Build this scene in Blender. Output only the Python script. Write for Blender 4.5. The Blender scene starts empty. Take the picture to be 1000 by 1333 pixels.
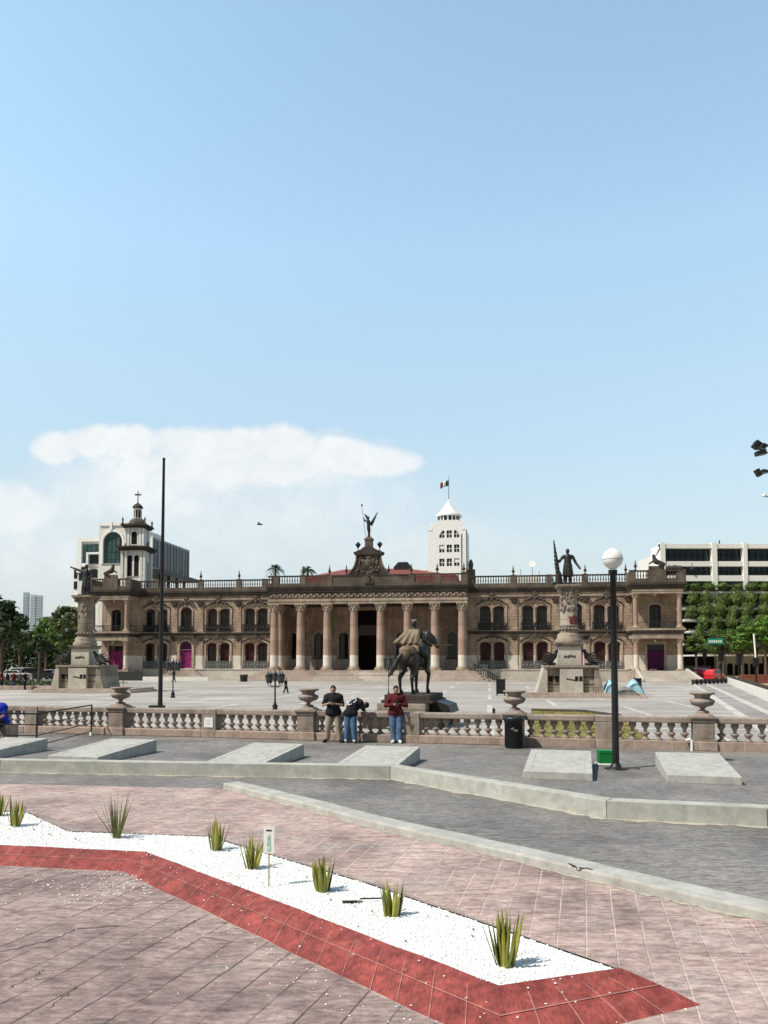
import bpy, math, random
from mathutils import Vector, Matrix, Euler
from mathutils.geometry import tessellate_polygon
R = math.radians
rnd = random.Random(11)
sc = bpy.context.scene
COL = sc.collection
# ------------------------------------------------------------------ camera model (metres; camera at x=0,y=0)
F = 1000.0; TH = R(3.0); H = 2.45
CT, ST = math.cos(TH), math.sin(TH)
Y0 = 863 - F*math.tan(TH)
def ray(u, v):
    a = (u-500)/F; b = (Y0-v)/F
    return Vector((a, CT-b*ST, ST+b*CT))
def gp(u, v, z=0.0):
    r = ray(u, v); t = (z-H)/r.z
    return Vector((r.x*t, r.y*t, z))
def at(u, v, Y):
    r = ray(u, v); t = Y/r.y
    return Vector((r.x*t, Y, H+r.z*t))
# ------------------------------------------------------------------ mesh builder
class MB:
    def __init__(s): s.v = []; s.f = []; s.s = []
    def add(s, vs, fs, smooth=False, M=None):
        o = len(s.v)
        if M is not None: vs = [M @ Vector(p) for p in vs]
        s.v.extend([tuple(p) for p in vs])
        for f in fs: s.f.append(tuple(i+o for i in f)); s.s.append(smooth)
        return s
    def box(s, x0, x1, y0, y1, z0, z1, M=None):
        return s.add([(x0,y0,z0),(x1,y0,z0),(x1,y1,z0),(x0,y1,z0),(x0,y0,z1),(x1,y0,z1),(x1,y1,z1),(x0,y1,z1)],
              [(0,3,2,1),(4,5,6,7),(0,1,5,4),(1,2,6,5),(2,3,7,6),(3,0,4,7)], False, M)
    def lathe(s, prof, n=16, c=(0,0,0), M=None, smooth=True, rot=0.0):
        vs = []; fs = []; m = len(prof)
        for (r, z) in prof:
            for i in range(n):
                a = rot+2*math.pi*i/n
                vs.append((c[0]+r*math.cos(a), c[1]+r*math.sin(a), c[2]+z))
        for j in range(m-1):
            for i in range(n):
                k = (i+1) % n
                fs.append((j*n+i, j*n+k, (j+1)*n+k, (j+1)*n+i))
        s.add(vs, fs, smooth, M)
        s.add([vs[i] for i in range(n)], [tuple(range(n-1,-1,-1))], False, M)
        s.add([vs[(m-1)*n+i] for i in range(n)], [tuple(range(n))], False, M)
        return s
    def tube(s, path, r, n=6, smooth=True, M=None):
        path = [Vector(p) for p in path]; L = len(path)
        rs = r if isinstance(r, (list, tuple)) else [r]*L
        vs = []; fs = []
        for i, p in enumerate(path):
            d = (path[min(i+1,L-1)]-path[max(i-1,0)]).normalized()
            ref = Vector((0,0,1)) if abs(d.z) < .95 else Vector((1,0,0))
            x = d.cross(ref).normalized(); y = d.cross(x).normalized()
            for k in range(n):
                a = 2*math.pi*k/n
                vs.append(p+(x*math.cos(a)+y*math.sin(a))*rs[i])
        for j in range(L-1):
            for i in range(n):
                k = (i+1) % n
                fs.append((j*n+i, (j+1)*n+i, (j+1)*n+k, j*n+k))
        s.add(vs, fs, smooth, M)
        s.add(vs[:n], [tuple(range(n))], False, M); s.add(vs[-n:], [tuple(range(n-1,-1,-1))], False, M)
        return s
    def prism(s, poly, y0, y1, M=None):          # polygon in (x,z), extruded along y
        n = len(poly)
        vs = [(x,y0,z) for x,z in poly]+[(x,y1,z) for x,z in poly]
        tri = tessellate_polygon([[Vector((x,z,0)) for x,z in poly]])
        fs = [tuple(t) for t in tri]+[tuple(i+n for i in reversed(t)) for t in tri]
        fs += [(i, i+n, (i+1)%n+n, (i+1)%n) for i in range(n)]
        return s.add(vs, fs, False, M)
    def slab(s, poly, z0, z1):                   # polygon in (x,y), extruded along z
        n = len(poly)
        vs = [(p[0],p[1],z0) for p in poly]+[(p[0],p[1],z1) for p in poly]
        tri = tessellate_polygon([[Vector((p[0],p[1],0)) for p in poly]])
        fs = [tuple(t) for t in tri]+[tuple(i+n for i in t) for t in tri]
        fs += [(i, (i+1)%n, (i+1)%n+n, i+n) for i in range(n)]
        return s.add(vs, fs)
    def sheet(s, poly, z):
        tri = tessellate_polygon([[Vector((p[0],p[1],0)) for p in poly]])
        return s.add([(p[0],p[1],z) for p in poly], [tuple(t) for t in tri])
    def wall(s, outer, holes, y, depth):         # (x,z) wall face at y with openings, reveals going back by depth
        loops = [outer]+holes
        pts = [p for l in loops for p in l]
        tri = tessellate_polygon([[Vector((x,z,0)) for x,z in l] for l in loops])
        s.add([(x,y,z) for x,z in pts], [tuple(t) for t in tri])
        for h in loops:
            n = len(h)
            s.add([(x,y,z) for x,z in h]+[(x,y+depth,z) for x,z in h], [(i,(i+1)%n,(i+1)%n+n,i+n) for i in range(n)])
        return s
    def ball(s, c, rad, n=12, m=8, M=None, rot=None):
        if not isinstance(rad, (tuple, list)): rad = (rad,)*3
        vs = []; fs = []
        for j in range(m+1):
            t = math.pi*j/m
            for i in range(n):
                a = 2*math.pi*i/n
                p = Vector((rad[0]*math.sin(t)*math.cos(a), rad[1]*math.sin(t)*math.sin(a), rad[2]*math.cos(t)))
                if rot is not None: p = rot @ p
                vs.append(Vector(c)+p)
        for j in range(m):
            for i in range(n):
                k = (i+1) % n
                fs.append((j*n+i, (j+1)*n+i, (j+1)*n+k, j*n+k))
        return s.add(vs, fs, True, M)
    def caps(s, p1, r1, p2, r2, n=12):
        p1 = Vector(p1); p2 = Vector(p2)
        s.ball(p1, r1, n, 8); s.ball(p2, r2, n, 8)
        if (p2-p1).length > 1e-4: s.tube([p1, p2], [r1, r2], n)
        return s
    def mesh(s, name, mat):
        me = bpy.data.meshes.new(name); me.from_pydata(s.v, [], s.f)
        me.polygons.foreach_set('use_smooth', s.s)
        if mat is not None: me.materials.append(mat)
        me.update(); return me
    def build(s, name, mat, parent=None, loc=(0,0,0), rz=0.0, bevel=0):
        me = s.mesh(name, mat)
        o = bpy.data.objects.new(name, me); COL.objects.link(o)
        if parent is not None: o.parent = parent
        o.location = loc; o.rotation_euler = (0,0,rz)
        if bevel:
            b = o.modifiers.new('bevel','BEVEL'); b.width = bevel; b.segments = 2; b.limit_method = 'ANGLE'; b.angle_limit = R(35)
        return o
def link(name, me, parent=None, loc=(0,0,0), rz=0.0, scale=1.0):
    o = bpy.data.objects.new(name, me); COL.objects.link(o)
    if parent is not None: o.parent = parent
    o.location = loc; o.rotation_euler = (0,0,rz)
    o.scale = (scale,)*3 if not isinstance(scale,(tuple,list)) else scale
    return o
def tag(o, label=None, cat=None, group=None, kind=None):
    if label: o['label'] = label
    if cat: o['category'] = cat
    if group: o['group'] = group
    if kind: o['kind'] = kind
    return o
def empty(name, loc, rz=0.0, label=None, cat=None, group=None):
    o = bpy.data.objects.new(name, None); COL.objects.link(o)
    o.empty_display_size = .2
    o.location = loc; o.rotation_euler = (0,0,rz)
    return tag(o, label, cat, group)
def copy_tree(o, parent=None):
    c = o.copy(); COL.objects.link(c)
    if parent is not None: c.parent = parent
    for ch in list(o.children): copy_tree(ch, c)
    return c
def blob(mb, voxel, smooth=2):                    # melts overlapping shapes into one continuous surface
    me = mb.mesh('tmp', None)
    o = bpy.data.objects.new('tmp', me); COL.objects.link(o)
    m = o.modifiers.new('r','REMESH'); m.mode = 'VOXEL'; m.voxel_size = voxel; m.use_smooth_shade = True
    if smooth:
        q = o.modifiers.new('s','SMOOTH'); q.iterations = smooth; q.factor = .5
    dg = bpy.context.evaluated_depsgraph_get()
    r = bpy.data.meshes.new_from_object(o.evaluated_get(dg))
    bpy.data.objects.remove(o); bpy.data.meshes.remove(me)
    r.polygons.foreach_set('use_smooth', [True]*len(r.polygons))
    return r
def blobobj(mb, voxel, name, mat, parent=None, loc=(0,0,0), rz=0, smooth=2, extra=None):
    me = blob(mb, voxel, smooth); me.name = name; me.materials.clear(); me.materials.append(mat)
    if extra is not None and extra.v:
        q = MB(); q.v = [tuple(v.co) for v in me.vertices]; q.f = [tuple(p.vertices) for p in me.polygons]; q.s = [True]*len(q.f)
        q.add(extra.v, extra.f, True); me = q.mesh(name, mat)
    return link(name, me, parent, loc, rz)
# ------------------------------------------------------------------ materials
class NT:
    def __init__(s, name):
        s.m = bpy.data.materials.new(name); s.m.use_nodes = True
        s.t = s.m.node_tree; s.n = s.t.nodes; s.l = s.t.links
        s.p = s.n['Principled BSDF']; s.co = s.n.new('ShaderNodeTexCoord').outputs['Object']
    def new(s, k, **kw):
        nd = s.n.new(k)
        for a, b in kw.items():
            if hasattr(nd, a): setattr(nd, a, b)
        return nd
    def lk(s, a, b): s.l.new(a, b)
    def mapping(s, scale=(1,1,1), rot=(0,0,0), src=None):
        m = s.new('ShaderNodeMapping'); m.inputs['Scale'].default_value = scale; m.inputs['Rotation'].default_value = rot
        s.lk(src or s.co, m.inputs['Vector']); return m.outputs[0]
    def noise(s, scale, detail=6, vec=None, rough=.55, dist=0):
        n = s.new('ShaderNodeTexNoise'); n.inputs['Scale'].default_value = scale; n.inputs['Detail'].default_value = detail
        n.inputs['Roughness'].default_value = rough; n.inputs['Distortion'].default_value = dist
        s.lk(vec or s.co, n.inputs['Vector']); return n.outputs['Fac']
    def ramp(s, fac, stops):
        r = s.new('ShaderNodeValToRGB'); e = r.color_ramp.elements
        while len(e) < len(stops): e.new(.5)
        for i, (p, c) in enumerate(stops):
            e[i].position = p; e[i].color = (c if len(c) == 4 else (*c, 1)) if not isinstance(c, (int,float)) else (c,c,c,1)
        s.lk(fac, r.inputs[0]); return r.outputs[0]
    def mix(s, fac, a, b, mode='MIX'):
        m = s.new('ShaderNodeMix'); m.data_type = 'RGBA'; m.blend_type = mode
        for k, v in ((0, fac), (6, a), (7, b)):
            if isinstance(v, (int, float)): m.inputs[k].default_value = v
            elif isinstance(v, (tuple, list)): m.inputs[k].default_value = (*v, 1) if len(v) == 3 else v
            else: s.lk(v, m.inputs[k])
        return m.outputs[2]
    def math(s, op, a, b=0.0, c=0.0):
        m = s.new('ShaderNodeMath'); m.operation = op
        for k, v in enumerate((a, b, c)):
            if isinstance(v, (int, float)): m.inputs[k].default_value = v
            else: s.lk(v, m.inputs[k])
        return m.outputs[0]
    def bump(s, h, strength=.3, dist=.02, prev=None):
        b = s.new('ShaderNodeBump'); b.inputs['Strength'].default_value = strength; b.inputs['Distance'].default_value = dist
        s.lk(h, b.inputs['Height'])
        if prev is not None: s.lk(prev, b.inputs['Normal'])
        return b.outputs[0]
    def brick(s, w, h, mortar, vec, c1=(1,1,1,1), c2=(.8,.8,.8,1), mc=(.4,.4,.4,1), off=.5):
        b = s.new('ShaderNodeTexBrick'); b.offset = off
        b.inputs['Scale'].default_value = 1; b.inputs['Brick Width'].default_value = w; b.inputs['Row Height'].default_value = h
        b.inputs['Mortar Size'].default_value = mortar; b.inputs['Mortar Smooth'].default_value = .3
        b.inputs['Color1'].default_value = c1; b.inputs['Color2'].default_value = c2; b.inputs['Mortar'].default_value = mc
        s.lk(vec, b.inputs['Vector']); return b.outputs['Color'], b.outputs['Fac']
    def sep(s, vec=None):
        q = s.new('ShaderNodeSeparateXYZ'); s.lk(vec or s.co, q.inputs[0]); return q.outputs
    def comb(s, x, y, z=0.0):
        q = s.new('ShaderNodeCombineXYZ')
        for k, v in enumerate((x,y,z)):
            if isinstance(v,(int,float)): q.inputs[k].default_value = v
            else: s.lk(v, q.inputs[k])
        return q.outputs[0]
    def done(s, col, rough=.8, nrm=None, spec=.3, metal=0.0):
        if isinstance(col, (tuple,list)): s.p.inputs['Base Color'].default_value = (*col[:3],1)
        else: s.lk(col, s.p.inputs['Base Color'])
        if isinstance(rough,(int,float)): s.p.inputs['Roughness'].default_value = rough
        else: s.lk(rough, s.p.inputs['Roughness'])
        s.p.inputs['Specular IOR Level'].default_value = spec; s.p.inputs['Metallic'].default_value = metal
        if nrm is not None: s.lk(nrm, s.p.inputs['Normal'])
        return s.m
def simple(name, c, rough=.7, var=.25, scale=6, bump=.15, metal=0.0, spec=.3, bdist=.01):
    t = NT(name); f = t.noise(scale, 8)
    lo = tuple(x*(1-var) for x in c); hi = tuple(min(1, x*(1+var)) for x in c)
    return t.done(t.ramp(f, [(.3,lo),(.7,hi)]), rough, t.bump(t.noise(scale*4,6), bump, bdist), spec, metal)
def glassy(name, c, rough=.08):
    t = NT(name); f = t.noise(.6, 3)
    return t.done(t.ramp(f, [(.35,tuple(x*.55 for x in c)),(.7,tuple(x*1.5 for x in c))]), rough, None, .6)
def stone(name, c, c2, bw=.9, bh=.45, paint=None, grime=.5, joints=.35):
    t = NT(name); x, y, z = t.sep()
    v = t.comb(t.math('ADD', x, y), z)
    bc, bf = t.brick(bw, bh, .018, v, (1,1,1,1), (.80,.78,.76,1), (joints,joints,joints,1))
    n1 = t.noise(.55, 8, dist=.4); base = t.ramp(n1, [(.3,c2),(.68,c)])
    base = t.mix(1.0, base, bc, 'MULTIPLY')
    n2 = t.noise(1.0, 8, t.mapping((1.6,1.6,.28)), .65)          # rain streaks
    base = t.mix(t.math('MULTIPLY', t.ramp(n2, [(.50,0.0),(.70,1.0)]), grime), base, (.055,.045,.038))
    n3 = t.noise(7, 6); base = t.mix(.35, base, t.ramp(n3, [(.3,.45),(.7,1.35)]), 'MULTIPLY')
    if paint is not None:
        edge = t.math('ADD', z, t.math('MULTIPLY', t.math('SUBTRACT', t.noise(.8, 4), .5), .35))
        fac = t.math('LESS_THAN', edge, paint)
        pc = t.ramp(t.noise(1.4, 8), [(.3,(.58,.52,.44)),(.65,(.78,.73,.65))])
        base = t.mix(t.math('MULTIPLY', fac, .88), base, pc)
    h = t.math('ADD', t.math('MULTIPLY', n3, .5), t.math('MULTIPLY', bf, -.8))
    return t.done(base, .9, t.bump(h, .5, .03), .2)
def concrete(name, c, c2, stain=(.12,.12,.10), green=None, sc_=1.0):
    t = NT(name)
    n1 = t.noise(1.2*sc_, 9, dist=.5); base = t.ramp(n1, [(.3,c2),(.7,c)])
    n2 = t.noise(5*sc_, 9, rough=.7); base = t.mix(.8, base, t.ramp(n2, [(.3,.66),(.72,1.2)]), 'MULTIPLY')
    n3 = t.noise(2.2*sc_, 8, t.mapping((1,1,.35)), .7)
    base = t.mix(t.ramp(n3, [(.56,0.0),(.78,.55)]), base, stain)
    if green is not None: base = t.mix(t.ramp(t.noise(.9*sc_, 6), [(.5,0.0),(.75,.45)]), base, green)
    v = t.new('ShaderNodeTexVoronoi'); v.inputs['Scale'].default_value = 9*sc_; t.lk(t.co, v.inputs['Vector'])
    base = t.mix(t.ramp(v.outputs['Distance'], [(.04,.7),(.07,0.0)]), base, (.08,.08,.07))
    return t.done(base, .92, t.bump(t.noise(30*sc_, 8, rough=.7), .4, .012), .2)
AB = R(14.5)     # the balustrade and paving axis
AP = R(7.8)      # the palace axis
def pave(name, stops, bw, bh, mortar, rot, line, linefac, streak=(2,9,1), bumps=.5, patch=None, large=.35, dark=None):
    t = NT(name); v = t.mapping((1,1,1), (0,0,rot))
    wob = t.noise(3.0, 4)
    vv = t.new('ShaderNodeVectorMath'); vv.operation = 'ADD'; t.lk(v, vv.inputs[0])
    t.lk(t.comb(t.math('MULTIPLY', t.math('SUBTRACT', wob, .5), .03), t.math('MULTIPLY', t.math('SUBTRACT', wob, .5), .03)), vv.inputs[1])
    bc, bf = t.brick(bw, bh, mortar, vv.outputs[0], (1,1,1,1), (.86,.84,.84,1), (1,1,1,1))
    n1 = t.noise(large, 7, dist=.6); base = t.ramp(n1, stops)
    ns = t.noise(1.0, 9, t.mapping((streak[0],streak[1],1), (0,0,0)), .68)
    base = t.mix(.85, base, t.ramp(ns, [(.27,.40),(.5,.98),(.74,1.5)]), 'MULTIPLY')
    base = t.mix(.8, base, bc, 'MULTIPLY')
    if patch is not None:
        base = t.mix(t.ramp(t.noise(.9, 8, rough=.65), [(.50,0.0),(.68,.7)]), base, patch)
    if dark is not None:
        base = t.mix(t.ramp(t.noise(2.6, 8, t.mapping((1,2.6,1)), .72), [(.55,0.0),(.72,.75)]), base, dark)
    sl = t.noise(4.5, 9, t.mapping((1,2.0,1)), .72, .6)
    base = t.mix(.8 if dark is not None else .4, base, t.ramp(sl, [(.30,.62),(.5,1.0),(.70,1.30)]), 'MULTIPLY')
    lf = t.math('MULTIPLY', bf, t.math('MULTIPLY', t.ramp(t.noise(1.3, 6), [(.38,.12),(.56,1.0)]), linefac))
    base = t.mix(lf, base, line)
    fine = t.noise(60, 6, rough=.7)
    base = t.mix(.9, base, t.ramp(t.noise(17, 9, t.mapping((.6,1.4,1)), .75), [(.32,.52),(.5,1.0),(.68,1.38)]), 'MULTIPLY')
    base = t.mix(.4, base, t.ramp(fine, [(.3,.6),(.7,1.35)]), 'MULTIPLY')
    h = t.math('ADD', t.math('MULTIPLY', ns, .8), t.math('ADD', t.math('MULTIPLY', bf, -.5), t.math('MULTIPLY', fine, .25)))
    return t.done(base, .85, t.bump(h, bumps, .03), .25)
M = {}
M['pink'] = pave('stamped_pink_concrete', [(.32,(.29,.215,.20)),(.5,(.47,.345,.31)),(.7,(.58,.445,.395))], 5.0, .25, .009, AB-R(90), (.66,.55,.48), .75, streak=(3.0,11,1), bumps=.9, patch=(.37,.32,.30), dark=(.17,.135,.14), large=.8)
M['pink_inner'] = pave('stamped_mauve_concrete', [(.32,(.21,.16,.15)),(.5,(.345,.25,.23)),(.7,(.49,.375,.335))], 4.0, .30, .008, R(20)-R(90), (.10,.075,.072), .95, streak=(3.2,10,1), bumps=1.0, patch=(.36,.29,.265), dark=(.11,.085,.085), large=.8)
M['grey'] = pave('stamped_grey_concrete', [(.3,(.165,.155,.148)),(.5,(.235,.222,.212)),(.7,(.32,.30,.285))], .30, .10, .012, AB, (.17,.165,.16), .28, streak=(3.5,17,1), bumps=1.0, patch=(.33,.30,.275), dark=(.105,.10,.10))
M['plaza'] = pave('plaza_slabs', [(.3,(.31,.285,.255)),(.5,(.40,.372,.337)),(.7,(.47,.44,.40))], 7.5, 7.5, .16, AP, (.60,.58,.54), .75, streak=(.12,.5,1), bumps=.15, patch=(.34,.325,.31), large=.06)
M['road'] = pave('road_paving', [(.3,(.27,.25,.24)),(.7,(.40,.38,.36))], 3, 3, .03, R(20), (.2,.19,.18), .5, streak=(.3,1,1), bumps=.2, large=.1)
M['stone'] = stone('palace_stone', (.52,.39,.295), (.31,.225,.165), paint=3.55, grime=.55)
M['stone_plain'] = stone('palace_stone_upper', (.52,.39,.295), (.31,.225,.165), grime=.55)
M['trim'] = stone('palace_trim_stone', (.53,.43,.34), (.32,.25,.195), 3, 3, grime=.45, joints=.7)
M['col'] = stone('pink_column_stone', (.49,.35,.28), (.33,.225,.175), 6, 1.9, paint=3.5, grime=.2, joints=.75)
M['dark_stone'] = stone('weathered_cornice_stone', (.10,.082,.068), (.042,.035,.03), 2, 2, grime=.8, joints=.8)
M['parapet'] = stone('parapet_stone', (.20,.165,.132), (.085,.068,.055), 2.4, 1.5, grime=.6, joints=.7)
M['step'] = stone('step_stone', (.52,.44,.385), (.40,.32,.27), 3, 5, grime=.25, joints=.75)
M['step_white'] = stone('pale_step_stone', (.66,.61,.54), (.52,.47,.41), 3, 5, grime=.15, joints=.8)
M['mon'] = stone('monument_stone', (.43,.37,.30), (.25,.205,.165), 1.4, .7, grime=.55, joints=.45)
M['mon_col'] = stone('monument_column_stone', (.33,.275,.22), (.19,.155,.12), 1.6, .48, grime=.6, joints=.35)
M['mon_white'] = stone('monument_white_marble', (.62,.575,.50), (.43,.385,.325), 3, 3, grime=.15, joints=.85)
M['bal'] = stone('balustrade_stone', (.46,.385,.33), (.30,.24,.205), 4, 4, grime=.5, joints=.8)
M['bal_base'] = stone('balustrade_base_stone', (.50,.39,.33), (.34,.255,.21), 1.0, 2, grime=.5, joints=1.25)
M['ped'] = stone('pedestal_stone', (.42,.345,.295), (.25,.20,.17), 4, 4, grime=.5, joints=.9)
M['conc'] = concrete('bench_concrete', (.50,.49,.455), (.40,.39,.36), sc_=1.2)
M['wall_conc'] = concrete('low_wall_concrete', (.50,.495,.45), (.39,.385,.345), green=(.37,.38,.31))
M['kerb_conc'] = concrete('kerb_concrete', (.49,.48,.445), (.39,.38,.345), stain=(.16,.15,.12))
M['black'] = simple('black_painted_iron', (.012,.012,.013), .45, .3, 8, .2, 0, .4)
M['bronze'] = simple('dark_bronze', (.022,.019,.016), .5, .5, 5, .3, .2, .5)
M['bronze_tan'] = simple('sunlit_tan_bronze', (.155,.115,.072), .6, .35, 4, .3, .2, .4)  # cape and coat bronze, its tan standing for sun on dark bronze
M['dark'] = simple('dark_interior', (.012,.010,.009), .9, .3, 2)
M['glass'] = glassy('dark_window_glass', (.012,.012,.014))
M['green_glass'] = glassy('green_tinted_glass', (.035,.075,.068), .06)
M['blue_glass'] = glassy('dark_blue_glass', (.005,.013,.017), .12)
M['white'] = simple('white_paint', (.84,.83,.80), .7, .06, 2, .1)
M['offwhite'] = simple('aged_white_render', (.72,.70,.64), .85, .12, 1.5, .15)
M['purple'] = simple('purple_spray_painted_door', (.24,.016,.13), .6, .7, 3, .1)
M['purple_dark'] = simple('dark_purple_painted_door', (.075,.007,.065), .6, .7, 3, .1)
M['maroon'] = simple('maroon_shutter', (.048,.009,.009), .7, .4, 4, .1)
M['redroof'] = simple('red_roof_membrane', (.21,.06,.05), .8, .2, 1, .1)
M['railgrey'] = simple('grey_iron_railing', (.16,.17,.17), .6, .3, 4)
M['steel'] = simple('dark_steel', (.035,.035,.037), .5, .3, 5, .1, .3)
M['skin'] = simple('skin', (.42,.25,.18), .55, .1, 10, .05)
M['hair'] = simple('black_hair', (.010,.009,.008), .6, .3, 40, .5)
M['cloth_black'] = simple('black_cotton', (.011,.011,.012), .9, .3, 20, .3)
M['cloth_khaki'] = simple('khaki_cotton', (.33,.27,.21), .9, .2, 12, .4)
M['cloth_maroon'] = simple('maroon_cotton', (.095,.011,.015), .9, .25, 14, .3)
M['denim'] = simple('blue_denim', (.075,.13,.225), .9, .45, 9, .3)
M['navy'] = simple('navy_cotton', (.010,.011,.016), .9, .3, 18, .3)
M['cloth_blue'] = simple('bright_blue_cotton', (.012,.03,.42), .85, .25, 12, .3)
M['cloth_grey'] = simple('grey_cotton', (.13,.13,.14), .9, .25, 12, .3)
M['shoe_white'] = simple('white_shoe', (.75,.75,.74), .6, .08, 9)
M['shoe_black'] = simple('black_shoe', (.012,.012,.012), .6, .2, 9)
M['green_box'] = simple('green_plastic', (.008,.17,.04), .45, .15, 5, .1)
M['carred'] = simple('red_car_paint', (.60,.02,.03), .25, .1, 2, 0, 0, .6)
M['carwhite'] = simple('white_car_paint', (.75,.75,.74), .3, .05, 2, 0, 0, .6)
M['cargrey'] = simple('dark_grey_car_paint', (.03,.03,.034), .3, .1, 2, 0, 0, .6)
M['rubber'] = simple('tyre_rubber', (.012,.012,.012), .9, .2, 6)
M['tarp'] = simple('pale_blue_tarpaulin', (.32,.55,.66), .6, .3, 2, .4)
M['tarp_grey'] = simple('grey_tarpaulin', (.22,.21,.20), .8, .3, 2, .4)
M['sign_green'] = simple('green_sign_enamel', (.02,.25,.15), .5, .1, 3)
M['bark'] = simple('tree_bark', (.10,.075,.055), .95, .4, 5, .6, 0, .2, .05)
M['leafA'] = simple('dark_foliage', (.032,.056,.018), .6, .5, 1.2, .1)
M['leafB'] = simple('light_foliage', (.09,.12,.035), .6, .45, 1.0, .1)
M['leafC'] = simple('bright_green_foliage', (.095,.185,.028), .6, .45, 1.0, .1)
M['leafH'] = simple('hedge_foliage', (.10,.15,.035), .6, .5, .9, .1)
M['grass'] = simple('dry_grass', (.21,.185,.06), .9, .5, 1.4, .6, 0, .2, .05)
M['drygrass'] = simple('straw_grass', (.42,.32,.15), .9, .3, .4, .5, 0, .2, .05)
def agave_mat():
    t = NT('agave_leaf'); n = t.noise(14, 6, t.mapping((1,1,.15)))
    c = t.ramp(n, [(.34,(.07,.10,.025)),(.5,(.26,.26,.040)),(.66,(.44,.42,.075))])
    return t.done(c, .5, None, .4)
M['agave'] = agave_mat()
M['agave_dark'] = simple('withered_agave_leaf', (.035,.038,.022), .7, .4, 9)
M['yucca'] = simple('grassy_leaf', (.16,.17,.055), .6, .45, 8, .1)
def gravel_mat():
    t = NT('white_gravel')
    v = t.new('ShaderNodeTexVoronoi'); v.inputs['Scale'].default_value = 75; t.lk(t.co, v.inputs['Vector'])
    w = t.new('ShaderNodeTexVoronoi'); w.inputs['Scale'].default_value = 31; t.lk(t.co, w.inputs['Vector'])
    c = t.mix(.30, t.ramp(t.noise(3,7), [(.3,(.80,.795,.785)),(.7,(.89,.89,.88))]), v.outputs['Color'], 'SOFT_LIGHT')
    c = t.mix(t.ramp(w.outputs['Distance'], [(.05,.14),(.13,0.0)]), c, (.42,.41,.39))
    return t.done(c, .9, t.bump(v.outputs['Distance'], .7, .010), .2)
M['gravel'] = gravel_mat()
def red_mat(name, rot, c1, c2):
    t = NT(name); v = t.mapping((1,1,1), (0,0,rot))
    bc, bf = t.brick(60, 60, .0, v, (1,1,1,1), (.8,.78,.78,1), (1,1,1,1), 0)
    base = t.ramp(t.noise(2.2, 8, dist=.4), [(.3,c2),(.7,c1)])
    base = t.mix(1, base, bc, 'MULTIPLY')
    n = t.noise(9, 8, t.mapping((1,1,1),(0,0,rot)), .7)
    base = t.mix(.9, base, t.ramp(n, [(.3,.4),(.7,1.5)]), 'MULTIPLY')
    base = t.mix(.7, base, t.ramp(t.noise(30, 8, t.mapping((2.2,.5,1)), .75), [(.33,.5),(.67,1.45)]), 'MULTIPLY')
    base = t.mix(t.ramp(t.noise(4, 9, rough=.75), [(.60,0.0),(.72,.55)]), base, (.42,.22,.19))
    return t.done(base, .7, t.bump(t.math('ADD', n, t.math('MULTIPLY', bf, -1)), .5, .012), .3)
M['redkerb'] = red_mat('red_painted_concrete', R(0), (.36,.08,.066), (.22,.043,.038))
M['joint'] = simple('pale_mortar', (.42,.20,.17), .9, .3, 9)
# ------------------------------------------------------------------ frames
B0 = Vector((0, 23.8, 0)); EB = Vector((math.cos(AB), -math.sin(AB), 0)); NB = Vector((math.sin(AB), math.cos(AB), 0))
def bl(s, y, z=0.0): return B0 + EB*s + NB*y + Vector((0,0,z))
PC = Vector((-.02*111.5, 111.5, 0)); EP = Vector((math.cos(AP), -math.sin(AP), 0)); NP = Vector((math.sin(AP), math.cos(AP), 0))
def pw(s, y, z=0.0): return PC + EP*s + NP*y + Vector((0,0,z))
def ps(px, y=0.0):
    u = (px-500)/F; c, sn = math.cos(AP), math.sin(AP)
    return (u*(PC.y+y*c)-PC.x-y*sn)/(c+u*sn)
def pz(v, s=0.0, y=0.0):
    r = ray(500, v); d = PC.y - s*math.sin(AP) + y*math.cos(AP)
    return H + d*r.z/r.y
# ------------------------------------------------------------------ ground
g = MB().sheet([(-3000,-300),(3000,-300),(3000,6000),(-3000,6000)], 0).build('plaza_ground', M['plaza']); tag(g, 'pale paved plaza in front of the palace', 'ground', kind='structure')
ter = [bl(-60,.1), bl(60,.1), (60,-40,0), (-60,-40,0)]
g = MB().sheet(ter, .004).build('terrace_paving', M['grey']); tag(g, 'grey stamped paving on both sides of the low concrete wall', 'paving', kind='structure')
KB = [gp(290,1027), gp(380,1050), gp(500,1083), gp(665,1121), gp(850,1167), gp(1000,1202)]
kd = (KB[-1]-KB[-2]).normalized()
KB += [KB[-1]+kd*3, KB[-1]+kd*3+Vector((.9,-1.2,0))]
LP0 = gp(0,1021)
pink = [(p.x,p.y) for p in KB] + [(14,-8),(-40,-8),(-40,LP0.y+1.2),(LP0.x,LP0.y)]
g = MB().sheet(pink, .008).build('pink_pavement', M['pink']); tag(g, 'pink stamped concrete pavement around the white gravel bed', 'pavement', kind='structure')
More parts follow.
